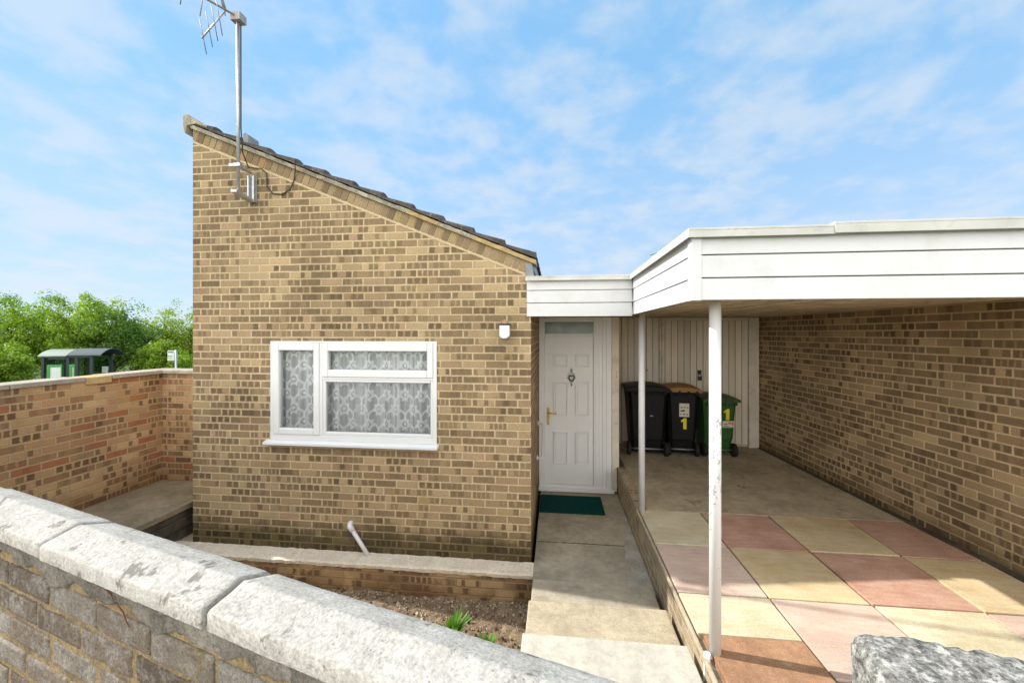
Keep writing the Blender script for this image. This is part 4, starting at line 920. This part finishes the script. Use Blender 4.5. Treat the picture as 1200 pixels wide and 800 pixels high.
# ================================================================== WHEELIE BINS
def wheelie(label, cx, fy, wd, dp, ht, body_m, lid_m, rz=0.0):
    root = thing('wheelie_bin', label, 'bin', (cx, fy, 0), rz, 'wheelie bins in the carport')
    hb = ht - 0.10; b = MB(); k = 0.80; z0 = 0.045
    def ringv(z, w_, y0, y1):
        c = 0.045; x = w_ / 2
        return [b.bm.verts.new(q) for q in ((-x + c, y0, z), (x - c, y0, z), (x, y0 + c, z), (x, y1 - c, z), (x - c, y1, z), (-x + c, y1, z), (-x, y1 - c, z), (-x, y0 + c, z))]
    rings = [ringv(z0, wd * k, 0.10, dp * 0.80), ringv(0.24, wd * (k + .03), 0.075, dp * 0.84), ringv(0.25, wd * (k + .03), 0.045, dp * 0.84), ringv(hb - 0.06, wd * 0.965, 0.02, dp * .965), ringv(hb - 0.055, wd * 1.0, 0.0, dp), ringv(hb, wd * 1.02, 0.0, dp)]
    for r0, r1 in zip(rings, rings[1:]):
        for q in range(8): b.bm.faces.new([r0[q], r0[(q + 1) % 8], r1[(q + 1) % 8], r1[q]])
    b.bm.faces.new(rings[0][::-1]); b.bm.faces.new(rings[-1])
    b.build('body', body_m, root, bevel=0.008)
    ld = MB(); n = 10; x = wd / 2 + 0.025; pr = []
    for q in range(n + 1):
        t_ = q / n; y_ = -0.035 + (dp + 0.06) * t_
        pr.append((y_, hb + 0.03 + (ht - hb - 0.03) * (math.sin(math.pi * (0.12 + 0.80 * t_)) ** 0.8) * (1.0 - 0.12 * t_)))
    # crowned lid
    gr = []
    for (y_, z_) in pr:
        gr.append([ld.bm.verts.new((x * s_, y_, hb + 0.012 + (z_ - hb - 0.012) * (1 - 0.75 * abs(s_) ** 2.6))) for s_ in (-1, -.92, -.7, -.35, 0, .35, .7, .92, 1)])
    for a, c in zip(gr, gr[1:]):
        for q in range(8): ld.bm.faces.new([a[q], a[q + 1], c[q + 1], c[q]]).smooth = True
    lowr = [[ld.bm.verts.new((v.co.x, v.co.y, hb - 0.012)) for v in row] for row in (gr[0], gr[-1])]
    for row, lr, fl_ in ((gr[0], lowr[0], 1), (gr[-1], lowr[1], -1)):
        for q in range(8): ld.bm.faces.new([row[q], row[q + 1], lr[q + 1], lr[q]][::fl_])
    for side in (0, 8):
        ld.bm.faces.new([g_[side] for g_ in gr] + [lowr[1][side], lowr[0][side]])
    ld.build('lid', lid_m, root)
    ha = MB(); ha.tube([(-wd * 0.40, -0.045, hb - 0.02), (wd * 0.40, -0.045, hb - 0.02)], 0.014, 10)
    for q in (-0.40, -0.14, 0.14, 0.40): ha.box(wd * q - 0.016, wd * q + 0.016, -0.055, 0.01, hb - 0.055, hb + 0.012)
    ha.build('hinge_handle', body_m, root, bevel=0.004)
    MB().tube([(-wd * 0.44, 0.085, 0.10), (wd * 0.44, 0.085, 0.10)], 0.010, 10).build('axle', M['galv'], root)
    wr = 0.10; m0 = None
    for s_ in (-1, 1):
        wx_ = s_ * (wd * 0.5 - 0.025)
        if m0 is None:
            wm = MB(); seg = 24
            prof = [(-0.024, 0.03), (-0.024, 0.070), (-0.026, 0.075), (-0.026, 0.093), (-0.018, wr), (0.018, wr), (0.026, 0.093), (0.026, 0.075), (0.024, 0.070), (0.024, 0.03)]
            rgs = [[wm.bm.verts.new((px_, r_ * math.cos(a * math.tau / seg), r_ * math.sin(a * math.tau / seg))) for px_, r_ in prof] for a in range(seg)]
            for a in range(seg):
                r0, r1 = rgs[a], rgs[(a + 1) % seg]
                for q in range(len(prof)):
                    wm.bm.faces.new([r0[q], r1[q], r1[(q + 1) % len(prof)], r0[(q + 1) % len(prof)]])
            wm.tube([(-0.028, 0, 0), (0.028, 0, 0)], 0.032, 16)
            m0 = wm.build('wheel', M['rubber'], root, loc=(wx_, 0.085, wr))
        else:
            w2 = m0.copy(); col.objects.link(w2); w2.parent = root; w2.location = (wx_, 0.085, wr)
    return root, hb
def face_y(ht, z):            # the front face of a body leans outward
    hb = ht - 0.10; t_ = (z - 0.25) / (hb - 0.31); return 0.045 + (0.02 - 0.045) * t_
def one_digit(root, x, z, h, ht):
    s = h; q = [(0.02, 0), (0.30, 0), (0.30, 1.0), (0.10, 1.0), (-0.16, 0.80), (-0.16, 0.62), (0.02, 0.70)]
    mb = MB(); f0 = face_y(ht, z) - 0.009; f1 = face_y(ht, z + h) - 0.009
    A = [mb.bm.verts.new((x + a * s, f0 + (f1 - f0) * b_, z + b_ * s)) for a, b_ in q]; Bv = [mb.bm.verts.new((v.co.x, v.co.y + 0.012, v.co.z)) for v in A]
    mb.bm.faces.new(A)
    for i in range(len(A)): mb.bm.faces.new([A[i], Bv[i], Bv[(i + 1) % len(A)], A[(i + 1) % len(A)]])
    return mb.build('bin_number', M['yellow_vinyl'], root)
def sticker(root, x0, x1, z0, z1, ht, marks, name='sticker', mat_=None, off=0.0):
    mb = MB(); fy0, fy1 = face_y(ht, z0), face_y(ht, z1); mats = [mat_ or M['paper'], M['ink'], M['red_ink'], M['green_ink']]
    def quad(a0, a1, b0_, b1, e, mi):
        yy = lambda z: fy0 + (fy1 - fy0) * (z - z0) / (z1 - z0) - 0.008 - e
        mb.hexa([(a0, yy(b0_), b0_), (a1, yy(b0_), b0_), (a1, yy(b0_) + .004, b0_), (a0, yy(b0_) + .004, b0_), (a0, yy(b1), b1), (a1, yy(b1), b1), (a1, yy(b1) + .004, b1), (a0, yy(b1) + .004, b1)], mi)
    quad(x0, x1, z0, z1, 0, 0)
    for (a, b_, c, d, mi) in marks: quad(x0 + a * (x1 - x0), x0 + b_ * (x1 - x0), z0 + c * (z1 - z0), z0 + d * (z1 - z0), 0.002, mi)
    return mb.build(name, mats, root)
b1, _ = wheelie('black wheelie bin with black lid, widest of the three, nearest the front door', 1.375, 6.17, 0.585, 0.66, 1.09, M['black_plastic'], M['black_plastic'], R(-3))
b2, _ = wheelie('black wheelie bin with brown lid and yellow number, in the middle', 1.89, 6.20, 0.455, 0.56, 1.08, M['black_plastic'], M['brown_plastic'], R(-4))
b3, _ = wheelie('green wheelie bin with olive lid and yellow number, partly behind the front post', 2.435, 6.23, 0.485, 0.54, 0.94, M['green_plastic'], M['green_lid'], R(2))
sticker(b2, -0.055, 0.085, 0.60, 0.80, 1.08, [(0.1, .38, .66, .72, 1), (.45, .68, .68, .74, 1), (.78, .9, .66, .74, 1), (.12, .5, .40, .47, 1), (.3, .62, .47, .52, 1), (.1, .28, .16, .22, 2), (.36, .6, .16, .22, 1), (.72, .85, .14, .22, 1)])
one_digit(b2, 0.0, 0.415, 0.165, 1.08)
one_digit(b3, 0.075, 0.56, 0.165, 0.94)
sticker(b3, 0.03, 0.19, 0.435, 0.545, 0.94, [(0.1, .45, .5, .66, 2), (.5, .75, .6, .85, 2), (.8, .95, .45, .85, 2), (0, 1, 0.0, .16, 3), (.1, .6, .25, .32, 1)])
sticker(b1, 0.03, 0.075, 0.60, 0.62, 1.09, [], 'moulded_mark', plain('worn grey mark', (0.25, 0.25, 0.25), 0.6))

# ================================================================== SOIL PLANTS
def tuft(name, label, x, y, n, h, seed, pale=False):
    r_ = random.Random(seed); root = thing(name, label, 'plant', (x, y, soil_z(x, y)))
    mb = MB(); sm = MB()
    for k in range(n):
        a = r_.uniform(0, math.tau); lean = r_.uniform(0.1, 0.75); L_ = h * r_.uniform(0.55, 1.0); wd = r_.uniform(0.010, 0.018)
        pts = []
        for q in range(5):
            t_ = q / 4; rr = L_ * lean * t_ ** 1.4; zz = L_ * (t_ - 0.28 * lean * t_ * t_)
            ww = wd * math.sin(math.pi * (0.12 + 0.86 * t_)) ; c_ = Vector((math.cos(a) * rr, math.sin(a) * rr, zz)); sd_ = Vector((-math.sin(a), math.cos(a), 0.2)) * ww
            pts.append((mb.bm.verts.new(c_ - sd_), mb.bm.verts.new(c_ + sd_)))
        for p0, p1 in zip(pts, pts[1:]): mb.bm.faces.new([p0[0], p0[1], p1[1], p1[0]])
    for k in range(4):
        a = r_.uniform(0, math.tau); sm.tube([(0, 0, -0.02), (math.cos(a) * .01, math.sin(a) * .01, h * .4), (math.cos(a) * .03, math.sin(a) * .03, h * .75)], [0.004, 0.003, 0.0015], 6)
    mb.build('leaves', M['leaf_plant'], root); sm.build('stems', M['leaf_plant'], root)
tuft('garden_plant', 'small leafy green plant with spiky pale leaves, nearer the planter wall', -0.79, 3.07, 46, 0.25, 1)
tuft('garden_plant', 'small bright green plant nearest the edge of the path', -0.50, 2.93, 34, 0.22, 2)
for k, (x, y, h_, nm) in enumerate(((-0.62, 2.72, 0.06, 'low straggling weed in front of the two garden plants'), (-0.73, 3.33, 0.05, 'tiny pale weed at the foot of the planter wall'))):
    tuft('weed', nm, x, y, 12, h_, 5 + k)

# ================================================================== BUS SHELTER, STOP SIGN, TREES
GZ = -1.5
sh = thing('bus_shelter', 'bus shelter with curved roof and green framed posters beyond the boundary wall', 'bus shelter', (-22.35, 15.2, GZ), R(22))
# local frame: x along the shelter, y away, z from the ground
W_, D_ = 1.85, 1.35
fm = MB()
for x_ in (0.05, 0.92, 1.22, W_ - 0.1):
    fm.box(x_ - 0.05, x_ + 0.05, 0.0, 0.10, 0, 2.30)
for x_ in (0.05, 0.92, W_ - 0.1): fm.box(x_ - 0.05, x_ + 0.05, D_ - 0.10, D_, 0, 2.30)
fm.box(0, W_ - 0.05, -0.02, 0.10, 2.25, 2.34); fm.box(0, W_ - 0.05, D_ - 0.1, D_, 2.25, 2.34); fm.box(0.0, 0.1, 0.1, D_ - 0.1, 2.25, 2.34)
fm.build('frame', M['shelter_frame'], sh)
def vault(x0, x1, m_, name, lift=0.0):
    v = MB(); prof = [(-0.12 + (D_ + 0.24) * q / 12, 2.345 + lift + 0.27 * math.sin(math.pi * q / 12) ** 0.8) for q in range(13)]
    inner = [(a, b - 0.04) for a, b in prof[::-1]]
    v.prism(prof + inner, 'x', x0, x1); v.prism([(a, b - 0.02) for a, b in prof], 'x', x0 + 0.03, x0 + 0.05)
    v.build(name, m_, sh)
vault(-0.05, 0.94, M['shelter_glaze'], 'glazed_roof'); vault(0.95, W_ + 0.32, M['shelter_roof'], 'metal_roof', 0.02)
for (x0, x1, y0, y1) in ((0.10, 0.95, D_ - .06, D_ - .04), (1.05, W_ - .15, D_ - .06, D_ - .04), (0.10, 0.95, 0.112, 0.13)):
    MB().box(x0, x1, y0, y1, 0.25, 2.24).build('glass_panel', M['shelter_glass'], sh)
for x0, x1 in ((0.20, 0.72), (0.98, 1.17)):
    pf = MB(); bars(pf, x0, x1, 0.5, 1.95, .09, .04, .1, .1, -0.01, 0.10); po = pf.build('poster_frame', M['bright_green'], sh)
    MB().box(x0 + .09, x1 - .04, 0.02, 0.05, 0.6, 1.85).build('poster', M['poster'], po)
MB().box(1.42, 1.66, D_ - 0.09, D_ - 0.07, 1.45, 1.75).build('notice', M['poster'], sh)
ss = thing('bus_stop_sign', 'small pale bus stop flag on a post near the corner of the house', 'sign', (-17.9, 17.0, GZ))
MB().tube([(0.20, 0, 0), (0.20, 0, 2.55)], 0.045, 10).build('pole', M['galv'], ss)
MB().box(-0.22, 0.13, -0.03, 0.03, 2.05, 2.52).build('flag', M['poster'], ss, bevel=0.02)
MB().box(-0.19, 0.10, -0.036, -0.031, 2.42, 2.49).box(-0.19, 0.04, -0.036, -0.031, 2.24, 2.28).box(-0.19, 0.0, -0.036, -0.031, 2.14, 2.17).build('sign_lettering', M['bright_green'], ss)

def tree(label, x, y, h, r, leaf, seed, n=5200, gaps=0.0, low=0.12, sparse_top=False):
    rr = random.Random(seed); root = thing('tree', label, 'tree', (x, y, GZ), 0, 'trees behind the bus shelter')
    tk = MB(); tk.tube([(0, 0, -0.3), (rr.uniform(-.1, .1), 0, h * .2), (rr.uniform(-.2, .2), rr.uniform(-.2, .2), h * .5), (rr.uniform(-.3, .3), 0, h * .82)], [0.16, 0.13, 0.08, 0.02], 8)
    for k in range(9):
        a = rr.uniform(0, math.tau); z0 = h * rr.uniform(.18, .6); e = Vector((math.cos(a) * r * .8, math.sin(a) * r * .8, z0 + h * rr.uniform(.1, .32)))
        tk.tube([(0, 0, z0), (e.x * .5, e.y * .5, (z0 + e.z) / 2 + .1), e], [0.06, 0.035, 0.01], 6)
    tk.build('trunk', M['bark'], root)
    cl = []
    for k in range(95):
        a = rr.uniform(0, math.tau); cz = rr.uniform(-1, 1); q = rr.random() ** 0.45
        s_ = math.sqrt(1 - cz * cz)
        bulge = 1 + 0.18 * math.sin(3 * a + seed) + rr.uniform(-.12, .14)
        c = Vector((math.cos(a) * s_ * r * q * bulge, math.sin(a) * s_ * r * q * bulge, h * (0.5 + low) / 1 * 1.0 + cz * h * (0.42) * q * bulge - h * .06))
        cl.append((c, rr.uniform(0.30, 0.62) * (r / 1.8)))
    mb = MB()
    for k in range(n):
        c, cr = cl[int(rr.random() * len(cl))]
        if gaps and rr.random() < gaps and c.z > h * .62 and rr.random() < .8: continue
        v = Vector((rr.gauss(0, 1), rr.gauss(0, 1), rr.gauss(0, .75))); v = v.normalized() * cr * rr.random() ** 0.4
        p_ = c + v
        if p_.z < 0.15: p_.z = rr.uniform(.15, .5)
        if rr.random() < 0.006: p_.z += rr.uniform(.1, .3)
        s_ = rr.uniform(0.045, 0.095); nrm_ = (v.normalized() + Vector((rr.uniform(-.7, .7), rr.uniform(-.7, .7), rr.uniform(0, .9)))).normalized()
        t1 = nrm_.orthogonal().normalized(); t1.rotate(mathutils.Quaternion(nrm_, rr.uniform(0, 6.28))); t2 = nrm_.cross(t1)
        mb.bm.faces.new([mb.bm.verts.new(q_) for q_ in (p_ - t1 * s_, p_ - t2 * s_ * .5, p_ + t1 * s_, p_ + t2 * s_ * .5)])
    o = mb.build('crown', leaf, root)
def at(px, Z, up=0.0):
    a = R(6.2); X = (px - 600) / 470 * Z
    return X * math.cos(a) - Z * math.sin(a), X * math.sin(a) + Z * math.cos(a)
def top_h(py, Z): return CAM_H + (390 - py) / 470 * Z - GZ
spec = [(-45, 23, 330, 2.6, 'leaf_dark', 'dark bushy tree at the far left edge, beyond the boundary wall', 1, .0),
        (22, 24, 341, 2.2, 'leaf_lime', 'lime green tree at the left, behind the near end of the shelter', 2, .0),
        (-8, 20.5, 398, 1.3, 'leaf_lime', 'low yellowish bush left of the bus shelter', 12, .0),
        (62, 25, 342, 2.1, 'leaf_mid', 'mid green tree rising right behind the left end of the shelter', 3, .0),
        (100, 24.5, 342, 1.9, 'leaf_lime', 'bright green tree above the middle of the bus shelter roof', 4, .0),
        (132, 25, 348, 2.0, 'leaf_dark', 'dark green tree behind the right end of the bus shelter', 5, .0),
        (160, 27, 368, 1.9, 'leaf_dark', 'lower dark tree between the shelter and the stop sign', 6, .0),
        (196, 28, 353, 1.9, 'leaf_yellow', 'sparse yellow green tree just left of the gable corner', 7, .55),
        (222, 29, 362, 1.9, 'leaf_yellow', 'pale yellow green tree partly hidden by the gable corner', 8, .4),
        (192, 25, 398, 1.4, 'leaf_lime', 'low lime bush behind the bus stop sign', 9, .0),
        (262, 30, 352, 2.2, 'leaf_mid', 'green tree hidden behind the gable wall', 10, .0)]
for (px, Z, py, r, lf, lb, sd_, gp) in spec:
    x, y = at(px, Z); h = top_h(py, Z)
    tree(lb, x, y, h * 0.96, r, M[lf], sd_, 7500 if gp else 12000, gp)
for px, py, Z in ((40, 420, 21.5), (150, 425, 22.5)):
    pass
